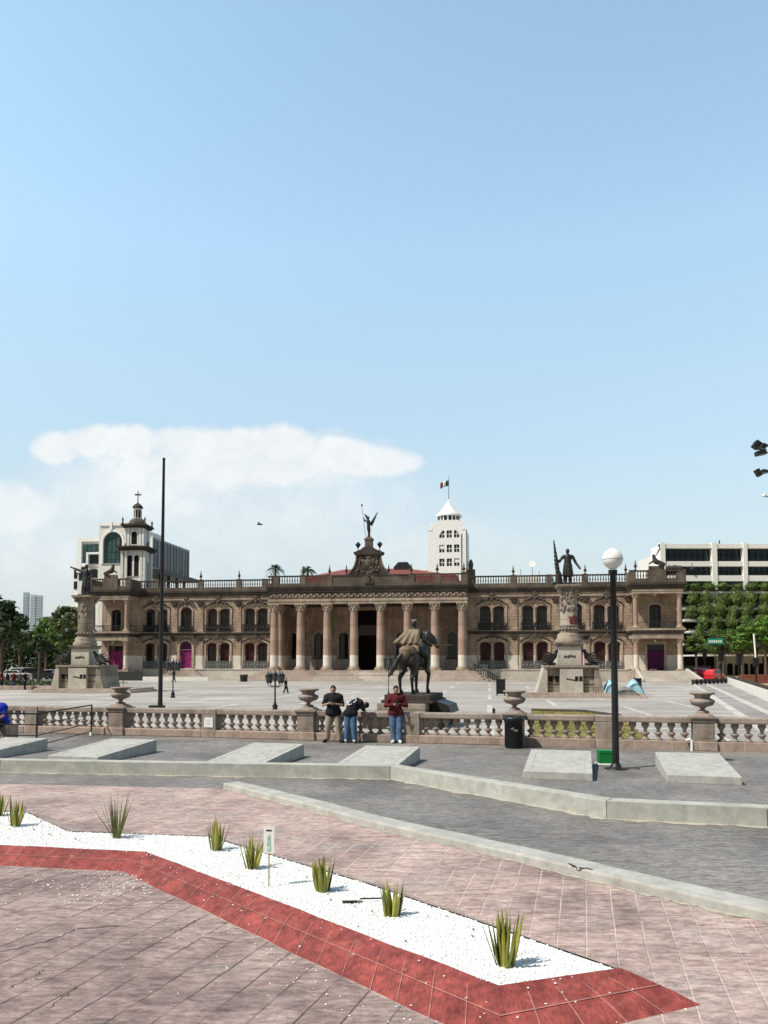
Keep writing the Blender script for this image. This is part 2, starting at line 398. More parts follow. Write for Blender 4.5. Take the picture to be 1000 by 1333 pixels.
# ------------------------------------------------------------------ concrete kerb
def ribbon(front, width, h, cap0=True):
    n = len(front); bk = []
    for i in range(n):
        d = (front[min(i+1,n-1)]-front[max(i-1,0)]).normalized(); bk.append(front[i]+Vector((-d.y,d.x,0))*width)
    return [(p.x,p.y) for p in front]+[(p.x,p.y) for p in reversed(bk)]
def fine(pts, step=.5, jit=.008):
    out = []
    for a, b in zip(pts, pts[1:]):
        n = max(1, int((b-a).length/step))
        for k in range(n): out.append(a+(b-a)*(k/n)+Vector((rnd.uniform(-jit,jit),rnd.uniform(-jit,jit),0)) if k else a.copy())
    return out+[pts[-1]]
o = MB().slab(ribbon(fine(KB, .28, .016), .36, .115), 0, .115).build('concrete_kerb', M['kerb_conc'], bevel=.025)
KERB = tag(o, 'long pale concrete kerb running diagonally between pink and grey paving', 'kerb')
WB = [gp(508,1015)+Vector((-26, 26*.118,0)), gp(0,1006), gp(508,1015), gp(790,1066.5), gp(1000,1077), gp(1000,1077)+(gp(1000,1077)-gp(790,1066.5)).normalized()*8]
n = len(WB); bk = []
for i in range(n):
    if i in (0, n-1): d = (WB[min(i+1,n-1)]-WB[max(i-1,0)]).normalized(); k = 1
    else:
        d1 = (WB[i]-WB[i-1]).normalized(); d2 = (WB[i+1]-WB[i]).normalized(); d = (d1+d2).normalized(); k = 1/max(.6, d.dot(d1))
    bk.append(WB[i]+Vector((-d.y,d.x,0))*.30*k)
wall_e = empty('low_wall', gp(508,1015), 0, 'long low concrete wall with two bends crossing in front of the sloping slabs', 'low wall')
off = wall_e.location
for i in range(n-1):
    q = [WB[i], WB[i+1], bk[i+1], bk[i]]
    e = (WB[i+1]-WB[i]).normalized()*.004
    q = [q[0]+e, q[1]-e, q[2]-e, q[3]+e]
    MB().slab([(p.x-off.x,p.y-off.y) for p in q], 0, .285).build('wall_segment', M['wall_conc'], wall_e, bevel=.012)
def dust(pts, wmax, z, name, label, side=1):
    mb = MB()
    for a, b in zip(pts, pts[1:]):
        d = (b-a).normalized(); nn = Vector((-d.y,d.x,0))*side; L = (b-a).length; n_ = max(2, int(L/.16))
        ws = [wmax*(.15+.85*rnd.random()**2.2) for _ in range(n_+1)]
        for i in range(n_):
            p, q = a+d*(L*i/n_), a+d*(L*(i+1)/n_)
            mb.add([(p.x,p.y,z),(q.x,q.y,z),(q.x-nn.x*ws[i+1],q.y-nn.y*ws[i+1],z),(p.x-nn.x*ws[i],p.y-nn.y*ws[i],z)], [(0,3,2,1)])
    tag(mb.build(name, M['dust']), label, 'dust', kind='stuff')
M['dust'] = simple('pale_sandy_dust', (.42,.385,.32), .95, .35, 18, .5)
dust(WB, .20, .0085, 'wall_foot_dust', 'pale sandy dust gathered along the foot of the low concrete wall')
dust(KB, .10, .0125, 'kerb_foot_dust', 'pale dust along the pink side of the diagonal kerb')
# ------------------------------------------------------------------ sloping concrete slabs
slabs = [((62,977),'sloping concrete slab cut off by the left edge of the photo, beside the handrail'),
 ((204,979),'sloping concrete slab in front of the pedestal nearest the handrail, dark on its right side'),
 ((396,985.5),'sloping concrete slab in front of the urn just left of the man in black'),
 ((547,990),'sloping concrete slab nearest the man in the maroon shirt'),
 ((770,996),'sloping concrete slab between the trash bin and the green box'),
 ((937,1000),'sloping concrete slab in front of the urn right of the globe lamp')]
def slab_mesh(w=1.42, L=2.65, h0=.17, h1=.34):
    mb = MB()
    mb.add([(-w,0,0),(0,0,0),(0,-L,0),(-w,-L,0),(-w,0,h1),(0,0,h1),(0,-L,h0),(-w,-L,h0)],
           [(0,1,2,3),(4,7,6,5),(0,4,5,1),(1,5,6,2),(2,6,7,3),(3,7,4,0)])
    return mb
for (px, py), lab in slabs:
    e = tag(slab_mesh().build('concrete_slab', M['conc'], None, gp(px,py), -AB, bevel=.012), lab, 'concrete slab', 'sloping concrete slabs on the terrace')
    for x in (-1.27, -.16):
        mb = MB(); mb.add([(x-.012,-2.5,.1796+.004),(x+.012,-2.5,.1796+.004),(x+.012,-.25,.324+.004),(x-.012,-.25,.324+.004)], [(0,1,2,3)])
        mb.build('groove', M['kerb_conc'], e)
# ------------------------------------------------------------------ planter
ZP = .14
T0, T1, T2, T3 = gp(-420,1081,ZP), gp(190,1110,ZP), gp(650,1285,ZP), gp(808,1262,ZP)
U0, U1 = gp(-420,1108), gp(158,1136)
U2d = (gp(500,1301)-U1).normalized(); tip = gp(917,1311); td = (gp(826,1333)-tip).normalized()
# corner of the outer edge: intersection of the two outer lines
den = U2d.x*td.y-U2d.y*td.x; k = ((tip.x-U1.x)*td.y-(tip.y-U1.y)*td.x)/den
U2 = U1+U2d*k; U3 = tip
Bk = [gp(480,1150,ZP), gp(270,1088,ZP), gp(90,1082,ZP), gp(35,1057,ZP), gp(-420,1036,ZP)]
Bo = [Vector((p.x+.35*.6, p.y+.35, 0)) for p in Bk]; Bo = [Vector((p.x, p.y, 0)) for p in Bo]
pl = empty('planter_border', (T2.x,T2.y,0), 0, 'sloping border of red painted concrete edging the white gravel bed', 'planter border')
o0 = pl.location
def lp(p, dz=0): return (p.x-o0.x, p.y-o0.y, p.z+dz)
def strip(a0,a1,b0,b1):
    mb = MB(); nn = max(2, int((a1-a0).length/.25)); vs = []; fs = []
    for i in range(nn+1):
        for j in range(4):
            t = i/nn; w = j/3
            p = (a0.lerp(a1,t)).lerp(b0.lerp(b1,t), w)
            z = p.z + .018*math.sin(math.pi*w) + (0.012 if j == 0 else 0)
            jx = rnd.uniform(-.008,.008) if 0 < i < nn else 0
            vs.append((p.x-o0.x+jx, p.y-o0.y+jx, z))
    for i in range(nn):
        for j in range(3): fs.append((i*4+j, i*4+j+1, (i+1)*4+j+1, (i+1)*4+j))
    mb.add(vs, [tuple(reversed(f)) for f in fs], True); return mb
def joints(a0,a1,b0,b1, step):
    mb = MB(); L = (a1-a0).length; nn = int(max(L,(b1-b0).length)/step)
    def P(t,w):
        p = (a0.lerp(a1,t)).lerp(b0.lerp(b1,t), w); return Vector((p.x-o0.x, p.y-o0.y, p.z+.018*math.sin(math.pi*w)+.006))
    for i in range(1, nn):
        t = i/nn+rnd.uniform(-.004,.004); e = .0035/L
        ps_ = [(P(t-e,w), P(t+e,w)) for w in (.04,.35,.65,.97)]
        for (p,q),(r_,s_) in zip(ps_, ps_[1:]): mb.add([p,q,s_,r_], [(0,1,2,3)])
    nn = 40
    for i in range(nn):
        t0, t1 = i/nn, (i+1)/nn; mb.add([P(t0,.49),P(t1,.49),P(t1,.505),P(t0,.505)], [(0,1,2,3)])
    return mb
for q in ((T0,T1,U0,U1),(T1,T2,U1,U2),(T2,T3,U2,U3)):
    f = strip(*q).build('border_side', M['redkerb'], pl)
    joints(*q, .30 if q[0] is not T0 else .4).build('tile_joint', M['joint'], f)
# back slope of the planter in pink concrete
mb = MB(); bt = [T3]+Bk; bo = [U3]+[Vector((p.x,p.y,0)) for p in Bo]
for i in range(len(bt)-1): mb.add([lp(bt[i]),lp(bt[i+1]),lp(bo[i+1]),lp(bo[i])], [(0,3,2,1)])
mb.build('back_slope', M['pink'], pl)
inner = [U0,U1,U2,tip+td*3.2,Vector((tip.x+td.x*3.2,-6,0)),Vector((-30,-6,0)),Vector((-30,U0.y+.4,0))]
g = MB().sheet([(p.x,p.y) for p in inner], .012).build('mauve_pavement', M['pink_inner']); tag(g, 'mauve stamped concrete in the near left corner', 'pavement', kind='structure')
def crack(parent, pts, z, w, seed):
    q = random.Random(seed); mb = MB(); P_ = []
    for (a, b) in zip(pts, pts[1:]):
        for k in range(8):
            p = a.lerp(b, k/8); P_.append((p.x+q.uniform(-.018,.018), p.y+q.uniform(-.018,.018), w*q.uniform(.3,1.0)))
    for (x0,y0,w0),(x1,y1,w1) in zip(P_, P_[1:]):
        d = Vector((x1-x0,y1-y0,0)); 
        if d.length < 1e-4: continue
        n_ = Vector((-d.y,d.x,0)).normalized()
        mb.add([(x0-n_.x*w0,y0-n_.y*w0,z),(x1-n_.x*w1,y1-n_.y*w1,z),(x1+n_.x*w1,y1+n_.y*w1,z),(x0+n_.x*w0,y0+n_.y*w0,z)], [(0,1,2,3)])
    mb.build('crack', M['crack'], parent)
M['crack'] = simple('crack_dirt', (.035,.028,.026), .95, .4, 30)
crack(g, [gp(-20,1247), gp(60,1228), gp(100,1212), gp(200,1203)], .0165, .006, 3)
crack(g, [gp(10,1290), gp(40,1275), gp(62,1262)], .0165, .004, 5)
crack(g, [gp(225,1216), gp(245,1206), gp(262,1196)], .0165, .004, 6)
crack(g, [gp(60,1316), gp(85,1300), gp(100,1284)], .0165, .004, 8)
kz = .1195
crack(KERB, [gp(741,1124,kz), gp(752,1129,kz), gp(775,1132,kz)], kz, .022, 11)
# gravel: a gently uneven bed of stones
poly = [T0,T1,T2,T3]+Bk
from mathutils.geometry import intersect_point_line
def inside(x, y, P):
    r = False; j = len(P)-1
    for i in range(len(P)):
        if (P[i].y > y) != (P[j].y > y) and x < (P[j].x-P[i].x)*(y-P[i].y)/(P[j].y-P[i].y)+P[i].x: r = not r
        j = i
    return r
mb = MB(); mb.sheet([(p.x,p.y) for p in poly], ZP-.012)
def pebble(mb, x, y, z, r):
    q = [(r*rnd.uniform(.7,1.2),0,0),(0,r*rnd.uniform(.7,1.2),0),(-r*rnd.uniform(.7,1.2),0,0),(0,-r*rnd.uniform(.7,1.2),0),(0,0,r*rnd.uniform(.5,.9)),(0,0,-r*.5)]
    a = rnd.random()*6.28; c, s = math.cos(a), math.sin(a)
    mb.add([(x+c*p[0]-s*p[1], y+s*p[0]+c*p[1], z+p[2]) for p in q], [(0,1,4),(1,2,4),(2,3,4),(3,0,4),(1,0,5),(2,1,5),(3,2,5),(0,3,5)])
xs = [p.x for p in poly]; ys = [p.y for p in poly]; cnt = 0
while cnt < 30000:
    x = rnd.uniform(max(min(xs),-9.5), max(xs)); y = rnd.uniform(min(ys), max(ys))
    if not inside(x, y, poly): continue
    cnt += 1; pebble(mb, x, y, ZP-.012+rnd.uniform(-.004,.006), rnd.uniform(.008,.018))
o = mb.build('white_gravel', M['gravel']); tag(o, 'bed of bright white gravel inside the red border', 'gravel', kind='stuff')
mb = MB()                                          # stray stones on the paving
for _ in range(230):
    c = gp(rnd.gauss(150,55), rnd.gauss(1152,14)); pebble(mb, c.x, c.y, .016, rnd.uniform(.006,.016))
for _ in range(90):
    t = rnd.random(); c = U1.lerp(U2,t)+Vector((-rnd.expovariate(4)*.8-.05, -rnd.expovariate(4)*.8,0)); pebble(mb, c.x, c.y, .016, rnd.uniform(.005,.011))
for _ in range(60):
    c = gp(rnd.uniform(0,400), rnd.uniform(1140,1300)); pebble(mb, c.x, c.y, .016, rnd.uniform(.005,.009))
for _ in range(110):
    a_, b_, c_, d_ = ((T0,T1,U0,U1),(T1,T2,U1,U2),(T2,T3,U2,U3))[rnd.choice((0,1,1,1,2))]
    t = rnd.random(); w = rnd.random()**3; p = (a_.lerp(b_,t)).lerp(c_.lerp(d_,t), w); pebble(mb, p.x, p.y, p.z+.018*math.sin(math.pi*w)+.012*(w<.3)+.004, rnd.uniform(.006,.013))
o = mb.build('loose_gravel', M['gravel']); tag(o, 'white stones spilled on the pavement outside the red border', 'gravel', kind='stuff')
mb = MB()
for _ in range(100):
    while True:
        x = rnd.uniform(-7.5, max(xs)); y = rnd.uniform(min(ys), max(ys))
        if inside(x, y, poly): break
    pebble(mb, x, y, ZP+.004, rnd.uniform(.006,.016))
tag(mb.build('litter', simple('dry_leaf_litter', (.16,.12,.07), .9, .5, 30)), 'scattered dry leaf bits and dark stones on the white gravel', 'litter', kind='stuff')
# ------------------------------------------------------------------ plants in the gravel
def leaf(mb, base, dirn, L, w, bend, r=None, thick=.35):
    d = Vector(dirn).normalized(); side = d.cross(Vector((0,0,1)))
    side = side.normalized() if side.length > .05 else Vector((1,0,0))
    side = (side*math.cos(r)+d.cross(side)*math.sin(r)) if r is not None else side
    nrm = side.cross(d).normalized(); vs = []; fs = []; N = 7; out = Vector((d.x,d.y,0))
    for i in range(N+1):
        t = i/N; ww = w*(0.75+.55*math.sin(math.pi*min(1,t*1.15)**.8))*(1-t**3.2)+.0008
        p = Vector(base)+d*(L*t)+out*(bend*t*t)
        vs += [p-side*ww, p+nrm*(-ww*thick), p+side*ww, p+nrm*(ww*thick*.35)]
    for i in range(N):
        for j in range(4): fs.append((i*4+j, i*4+(j+1)%4, (i+1)*4+(j+1)%4, (i+1)*4+j))
    mb.add(vs, fs, True)
plants = [((657,1257),70,11,'agave','agave nearest the corner of the red border, with two withered leaves leaning left'),
 ((510,1193),44,9,'agave','agave beside the fallen sign'), ((420,1160),43,13,'agave','dense upright agave between the standing sign and the fallen sign'),
 ((327,1131),42,10,'agave','agave just left of the standing white sign'), ((281,1107),40,9,'agave','agave with one long leaf leaning right, behind the standing sign'),
 ((20,1076),38,8,'agave','sparse agave near the left edge of the photo'), ((-1,1062),26,8,'agave','agave cut off by the left edge of the photo')]
for i, ((px,py),hp,nl,kd_,lab) in enumerate(plants):
    b = gp(px,py,ZP-.012); hgt = hp*b.y/1000*1.08
    e = empty('agave', b, 0, lab, 'agave', 'agaves in the white gravel bed')
    mb = MB(); dk = MB()
    for k in range(nl+4):
        a = 6.28*k/(nl+4)*1.618*2+rnd.random(); inn = k < nl*.55
        tilt = rnd.uniform(.02,.10) if inn else rnd.uniform(.10,.28)
        if i == 3: tilt *= 1.25
        rr = rnd.uniform(.0,.035) if inn else rnd.uniform(.03,.06)
        leaf(mb, (rr*math.cos(a), rr*math.sin(a), -.01), (math.sin(tilt)*math.cos(a), math.sin(tilt)*math.sin(a), math.cos(tilt)), hgt*rnd.uniform(.78,1.06), .0195*rnd.uniform(.8,1.3), .04*rnd.random(), rnd.uniform(-.9,.9))
    mb.build('leaves', M['agave'], e)
    out = {0:((-.33,.1),(-.19,.05),(.13,.05)), 1:((-.16,0),(.15,.1)), 4:((.34,.05),(-.08,0)), 2:((.18,.1),(-.1,0)), 3:((-.25,.1),(.26,-.05)), 5:((-.3,0),(.28,.1)), 6:((.3,0),)}[i]
    for (dx,dy) in out: leaf(dk, (.06*(1 if dx > 0 else -1),0,-.005), (dx,dy,1), hgt*.92, .010, .03, .4)
    dk.build('withered_leaf', M['agave_dark'], e)
b = gp(152,1091,ZP-.012)
e = empty('grassy_plant', b, 0, 'tall grassy plant with thin spreading leaves in the gravel bed', 'plant')
mb = MB()
for k in range(30):
    a = rnd.random()*6.28; tilt = abs(rnd.gauss(.18,.18)); L = rnd.uniform(.4,.70)
    leaf(mb, (.04*math.cos(a),.04*math.sin(a),-.01), (math.sin(tilt)*math.cos(a),math.sin(tilt)*math.sin(a),math.cos(tilt)), L, .0065, .10*tilt, rnd.uniform(-1,1))
mb.build('leaves', M['yucca'], e)
# plant signs
s0 = gp(350,1153,ZP)
e = empty('plant_sign', s0, R(-6), 'small white plant sign standing on a thin stake in the gravel', 'sign')
dz = s0.y/1000
MB().box(-.006,.006,-.006,.006,-.03,.045*8.2*.9).build('stake', M['drygrass'], e)
MB().box(-.057,.057,-.010,-.007,41*dz,75*dz).build('card', M['white'], e)
mb = MB(); mb.add([(-.02,-.0135,44*dz),(.022,-.0135,44*dz),(.012,-.0135,66*dz),(-.016,-.0135,62*dz)], [(0,1,2,3)])
mb.build('green_picture', simple('faded_green_print', (.36,.56,.46), .6, .6, 40, .05), e)
MB().box(-.03,.03,-.012,-.0105,69*dz,71*dz).build('print_line', M['steel'], e)
f0 = gp(457,1173,ZP)
e = empty('fallen_sign', f0, R(4), 'plant sign fallen flat on the gravel, stake pointing right', 'sign')
MB().box(-.105,.085,-.05,.05,.018,.024).build('card', M['offwhite'], e)
MB().box(.085,.30,-.006,.006,.014,.026).build('stake', M['steel'], e)
MB().box(-.08,.06,-.062,-.052,.0,.02).build('card_edge', M['black'], e)
# ------------------------------------------------------------------ globe lamp, box, bin, handrail
lb = gp(802,1001.5)
e = empty('globe_lamp_post', lb, 0, 'tall black lamp post with a white globe on the terrace', 'lamp post')
MB().lathe([(.26,0),(.26,.025),(.14,.035),(.12,.10),(.085,.14)], 20).build('base', M['black'], e)
zt = at(797,742,lb.y).z
MB().lathe([(.080,.13),(.076,2.2),(.070,zt-.12),(.10,zt-.11),(.105,zt)], 14).build('pole', M['black'], e)
gz = at(796,727.5,lb.y).z
gl = MB().lathe([(.09,-.235)]+[(.236*math.sin(math.pi*t/20)+.001, -.236*math.cos(math.pi*t/20)) for t in range(3,18)]+[(.07,.232),(.05,.25)], 28, (0,0,gz)).build('globe', simple('milky_globe', (.80,.79,.76), .25, .05, 3, .02, 0, .5), e)
MB().lathe([(.2362,-.03),(.2395,-.02),(.2395,-.012),(.2362,-.002)], 28, (0,0,gz)).build('seam', simple('globe_seam', (.5,.5,.48), .4), gl)
MB().tube([(.26,.05,.03),(.45,.0,.03),(.52,-.1,.02)], .012).build('cable', M['black'], e)
gb = gp(789.5,997)
e = empty('green_box', gb, R(-4), 'small green box on a white tray at the foot of the globe lamp', 'box')
MB().box(-.165,.165,0,.30,.05,.36).build('box', M['green_box'], e, bevel=.012)
MB().box(-.172,.172,-.008,.308,.29,.318).build('lid_rim', M['green_box'], e, bevel=.004)
MB().box(-.20,.18,-.05,.33,.012,.05).build('tray', M['white'], e, bevel=.01)
tb = bl(3.62,-.55); tb = gp(669,974)
e = empty('trash_bin', tb, 0, 'black ribbed trash bin in front of the urn pedestal', 'trash bin')
mb = MB().lathe([(.235,0),(.245,.03),(.25,.72),(.275,.73),(.275,.80),(.262,.83),(.255,.80)], 24)
for k in range(28):
    a = 6.283*k/28; mb.box(-.008,.008,.243,.258,.05,.70, Matrix.Rotation(a,4,'Z'))
mb.build('body', M['black'], e)
MB().lathe([(.30,.80),(.305,.84),(.30,.90),(.26,.905),(.22,.88),(.20,.80)], 24).build('rim', M['black'], e)
mb = MB()
for (x0,z0,w,h) in ((-.13,.56,.05,.03),(-.10,.54,.10,.03),(-.08,.58,.04,.03),(-.02,.50,.09,.05),(-.05,.53,.05,.02)): mb.box(x0,x0+w,-.274,-.26,z0,z0+h)
mb.build('faded_emblem', simple('faded_print', (.25,.24,.22), .7, .3, 30), e)
# the guard rail around the stair
pa = Vector((-9.87,26.05,0)); pb_ = Vector((-9.82,21.85,0)); pc = pb_+Vector((-4.5,.75,0))
e = empty('handrail', pb_, 0, 'black steel handrail around the steps at the left end of the balustrade', 'handrail')
def rl(p, z): q = p-pb_; return (q.x,q.y,z)
for z in (1.03,.72,.42,.14): MB().tube([rl(pa,z),rl(pb_,z-.02),rl(pc,z-.02)], .022 if z > 1 else .015, 8).build('rail', M['steel'], e)
for p in (pa, pb_, pc): MB().tube([rl(p,0),rl(p,1.035)], .028, 8).build('post', M['steel'], e)
MB().lathe([(.055,0),(.055,.12),(.03,.14)], 10, rl(pa,0)).build('post_foot', M['white'], e)
# ------------------------------------------------------------------ balustrade
SUP = [(-16.2,'pier'),(-12.8,'pier'),(-9.40,'ped'),(-5.96,'pier'),(-2.58,'ped'),(.85,'pier'),(3.96,'ped'),(6.54,'pier'),(9.21,'ped'),(12.2,'pier'),(15.2,'pier')]
bprof = [(.105,0),(.105,.05),(.055,.07),(.062,.12),(.115,.175),(.120,.20),(.055,.235),(.040,.26),(.048,.30),(.085,.375),(.112,.42),(.112,.44),(.10,.45),(.10,.50)]
bal_me = MB().lathe(bprof, 10).mesh('baluster', M['bal'])
descr = {-16.2:'left of the stair handrail at the photo edge',-12.8:'behind the handrail at the far left',-9.40:'between the flagpole pedestal and the white plaque',-5.96:'between the white plaque and the urn by the man in black',-2.58:'behind the men in black and navy',.85:'between the man in maroon and the trash bin',3.96:'in front of the dry grass patch',6.54:'between the globe lamp and the right urn',9.21:'right of the rightmost urn, at the photo edge',12.2:'beyond the right edge'}
for (s0_,k0),(s1_,k1) in zip(SUP, SUP[1:]):
    w0 = .31 if k0 == 'ped' else .25; w1 = .31 if k1 == 'ped' else .25
    a, b = s0_+w0, s1_-w1; c = (a+b)/2; L = b-a
    e = empty('balustrade', bl(c,0), -AB, 'stone balustrade stretch '+descr[s0_], 'balustrade', 'stretches of the stone balustrade')
    MB().prism([(-L/2,0),(L/2,0),(L/2,.25),(-L/2,.25)], 0, .55).build('plinth', M['bal_base'], e, bevel=.03)
    MB().box(-L/2,L/2,.08,.50,.755,.925).build('top_rail', M['bal'], e, bevel=.03)
    n = max(4, round(L/.327)); st = L/n
    for k in range(n): link('baluster', bal_me, e, (-L/2+st*(k+.5), .29, .253))
urnprof = [(.17,0),(.17,.05),(.07,.08),(.06,.13),(.12,.165),(.25,.21),(.305,.29),(.31,.34),(.24,.385),(.20,.40),(.205,.46),(.25,.49),(.33,.52),(.335,.55),(.30,.565),(.26,.53),(.05,.5)]
def urn_mesh():
    mb = MB(); n = 48; vs = []; fs = []
    for (r, z) in urnprof:
        for i in range(n):
            a = 6.2832*i/n; rr = r*(1+.06*abs(math.sin(8*a))*1.0) if .17 <= z <= .36 else r
            vs.append((rr*math.cos(a), rr*math.sin(a), z))
    for j in range(len(urnprof)-1):
        for i in range(n): k = (i+1)%n; fs.append((j*n+i,j*n+k,(j+1)*n+k,(j+1)*n+i))
    mb.add(vs, fs, True); mb.lathe([(.26,.53),(.01,.545)], 16); return mb.mesh('urn', M['ped'])
urn_me = urn_mesh()
urns = {-9.40:'weathered stone urn on the pedestal beside the flagpole',-2.58:'weathered stone urn beside the man in black',3.96:'weathered stone urn above the trash bin',9.21:'weathered stone urn right of the globe lamp'}
peds = {-9.40:'stone pedestal between the handrail and the flagpole',-2.58:'pale stone pedestal just left of the man in black',3.96:'stone pedestal hidden behind the trash bin',9.21:'stone pedestal with a white pipe at its left foot'}
piers = {-16.2:'plain stone pier at the far left of the balustrade',-12.8:'plain stone pier behind the blue shirt',-5.96:'stone pier carrying a square white plaque',.85:'plain stone pier just right of the man in maroon',6.54:'plain stone pier just left of the globe lamp post',12.2:'plain stone pier past the right urn',15.2:'plain stone pier at the far right end'}
for s_, k in SUP:
    if k == 'ped':
        e = empty('stone_pedestal', bl(s_,.29), -AB, peds[s_], 'pedestal', 'urn pedestals of the balustrade')
        mb = MB().box(-.335,.335,-.36,.36,0,.27); mb.build('base', M['bal_base'], e, bevel=.03)
        MB().box(-.275,.275,-.29,.29,.27,.80).build('shaft', M['ped'], e, bevel=.012)
        MB().box(-.225,.225,-.297,-.28,.36,.72).build('panel', M['ped'], e, bevel=.006)
        mb = MB().box(-.30,.30,-.315,.315,.80,.86).box(-.345,.345,-.36,.36,.905,.945).box(-.32,.32,-.335,.335,.86,.905); mb.lathe([(.40,.945),(.38,.975),(.25,1.04)], 4, rot=R(45)); mb.build('cap', M['ped'], e)
        u = link('stone_urn', urn_me, None, bl(s_,.29,1.04), rnd.random(), (1.02,1.02,1.04)); tag(u, urns[s_], 'urn', 'stone urns on the balustrade')
    else:
        e = empty('stone_pier', bl(s_,.29), -AB, piers[s_], 'pier', 'plain piers of the balustrade')
        MB().box(-.25,.25,-.24,.24,.25,.756).build('shaft', M['bal'], e, bevel=.012)
        MB().box(-.25,.25,-.29,.26,0,.25).build('base', M['bal_base'], e, bevel=.02)
        MB().box(-.25,.25,-.24,.24,.757,.93).build('cap', M['bal'], e, bevel=.02)
        if s_ == -5.96:
            p = MB().box(-.155,.155,-.254,-.24,.34,.66).build('plaque', M['white'], e)
            mb = MB()
            for (x,z,w) in ((-.08,.57,.16),(-.06,.52,.12),(-.09,.47,.18),(-.05,.42,.10)): mb.box(x,x+w,-.2565,-.254,z,z+.012)
            mb.build('lettering', simple('faint_lettering', (.45,.44,.42)), p)
wp = bl(8.86,-.08)
o = MB().tube([(-.16,0,.30),(-.04,0,.33),(0,0,.28),(0,0,0)], .035, 10).build('white_pipe', M['white'], None, wp, -AB); tag(o, 'white bent pipe rising beside the right pedestal', 'pipe')
# the lawn patch
gpz = [bl(4.4,.75), bl(8.0,.75), gp(808,934), gp(760,927.5), gp(692,926)]
mb = MB().sheet([(p.x,p.y) for p in gpz], .03)
V = [Vector((p.x,p.y,0)) for p in gpz]
for _ in range(5000):
    x = rnd.uniform(3.5,10.5); y = rnd.uniform(22,40)
    if inside(x,y,V):
        h = rnd.uniform(.03,.10); a = rnd.random()*6.28; dx, dy = .02*math.cos(a), .02*math.sin(a)
        mb.add([(x-dx,y-dy,.03),(x+dx,y+dy,.03),(x+rnd.uniform(-.05,.05),y+rnd.uniform(-.05,.05),.03+h)], [(0,1,2)])
tag(mb.build('lawn', M['grass']), 'patch of yellowing grass behind the balustrade', 'grass', kind='stuff')
mb = MB().tube([(p.x,p.y,.06) for p in gpz[2:]], .09, 6); tag(mb.build('lawn_edging', M['dark_stone']), 'low dark stone edging along the back of the grass patch', 'edging')
# flagpole
fb = gp(208.5,922)
e = empty('flagpole', fb, 0, 'tall bare black flagpole standing in the plaza', 'flagpole')
ft = at(213.4,599,fb.y)
MB().lathe([(.15,0),(.14,.2),(.125,.5),(.07,ft.z),(.085,ft.z+.02),(.085,ft.z+.10),(.03,ft.z+.14)], 12).build('pole', M['black'], e)
MB().box(-.55,.2,-.3,.3,0,.16).build('base', M['black'], e, bevel=.02)
MB().box(-.02,.02,-.16,-.10,1.3,1.5).build('cleat', M['steel'], e)
# ------------------------------------------------------------------ the palace
PAL = empty('government_palace', PC, -AP, 'long two-storey pink stone palace with a columned portico, winged-figure pediment and two corner pavilions', 'palace')
def P(mb, name, mat, parent=PAL, **k): return mb.build(name, M[mat] if isinstance(mat, str) else mat, parent, **k)
FR = -3.5; ZF = 1.38
SL0, SL1 = ps(120.5,FR), ps(164.5,FR)           # left pavilion, between column axes
SR0, SR1 = ps(828,FR), ps(885.5,FR)
PCOL = [ps(p,FR) for p in (357.3,391.5,426.2,461,495.7,530.8,566.4,602)]
PL, PR = PCOL[0], PCOL[-1]
def arch(x0, x1, z0, zs, rise, n=10):
    c = (x0+x1)/2; w = (x1-x0)/2
    return [(x0,z0),(x1,z0)]+[(c+w*math.cos(math.pi*i/n), zs+rise*math.sin(math.pi*i/n)) for i in range(n+1)]
dbl = [ps(p,0) for p in (203.5,284.3,333.5,641,697,790.5)]
sgl = [ps(p,0) for p in (242.3,750.5)]
holesL, holesR = [], []
UP0, UPS, LO0, LOS = 7.15, 10.15, 1.62, 5.0
def dbl_holes(c, up):
    z0, zs = (UP0, UPS) if up else (LO0, LOS)
    return [arch(c-1.70, c-.24, z0, zs, .42), arch(c+.24, c+1.70, z0, zs, .42)]
doorL = ps(151,0); doorR = ps(853.5,0)
for c in dbl:
    (holesL if c < 0 else holesR).extend(dbl_holes(c,1)+dbl_holes(c,0))
for c in sgl: (holesL if c < 0 else holesR).extend([arch(c-.85,c+.85,UP0,10.2,.55), arch(c-.98,c+.98,ZF+.02,4.75,.95)])
for c in (doorL, doorR): (holesL if c < 0 else holesR).extend([arch(c-.80,c+.80,7.05,10.2,.35), [(c-1.15,ZF+.02),(c+1.15,ZF+.02),(c+1.15,5.0),(c-1.15,5.0)]])
EL, ER = SL0-.45, SR1+.45
P(MB().wall([(EL,.0),(PL+.55,.0),(PL+.55,12.6),(EL,12.6)], holesL, 0, .6), 'wall', 'stone')
P(MB().wall([(PR-.55,.0),(ER,.0),(ER,12.6),(PR-.55,12.6)], holesR, 0, .6), 'wall', 'stone')
LY = 4.0                                          # back wall of the portico
archx = [ps(p,LY) for p in (381.5,415,447.5,522,553,589)]
dc = ps(479.5,LY)
hl = [arch(c-.72,c+.72,3.1,6.3,.75) for c in archx]+[[(dc-1.75,ZF+.01),(dc+1.75,ZF+.01),(dc+1.75,10.4),(dc-1.75,10.4)]]
P(MB().wall([(PL+.55,ZF-.2),(PR-.55,ZF-.2),(PR-.55,12.6),(PL+.55,12.6)], hl, LY, .6), 'loggia_wall', 'stone')
mb = MB().box(PL+.54-.001,PL+.56,.60,LY,ZF-.2,12.6).box(PR-.56,PR-.54,.60,LY,ZF-.2,12.6); P(mb, 'loggia_side_wall', 'stone')
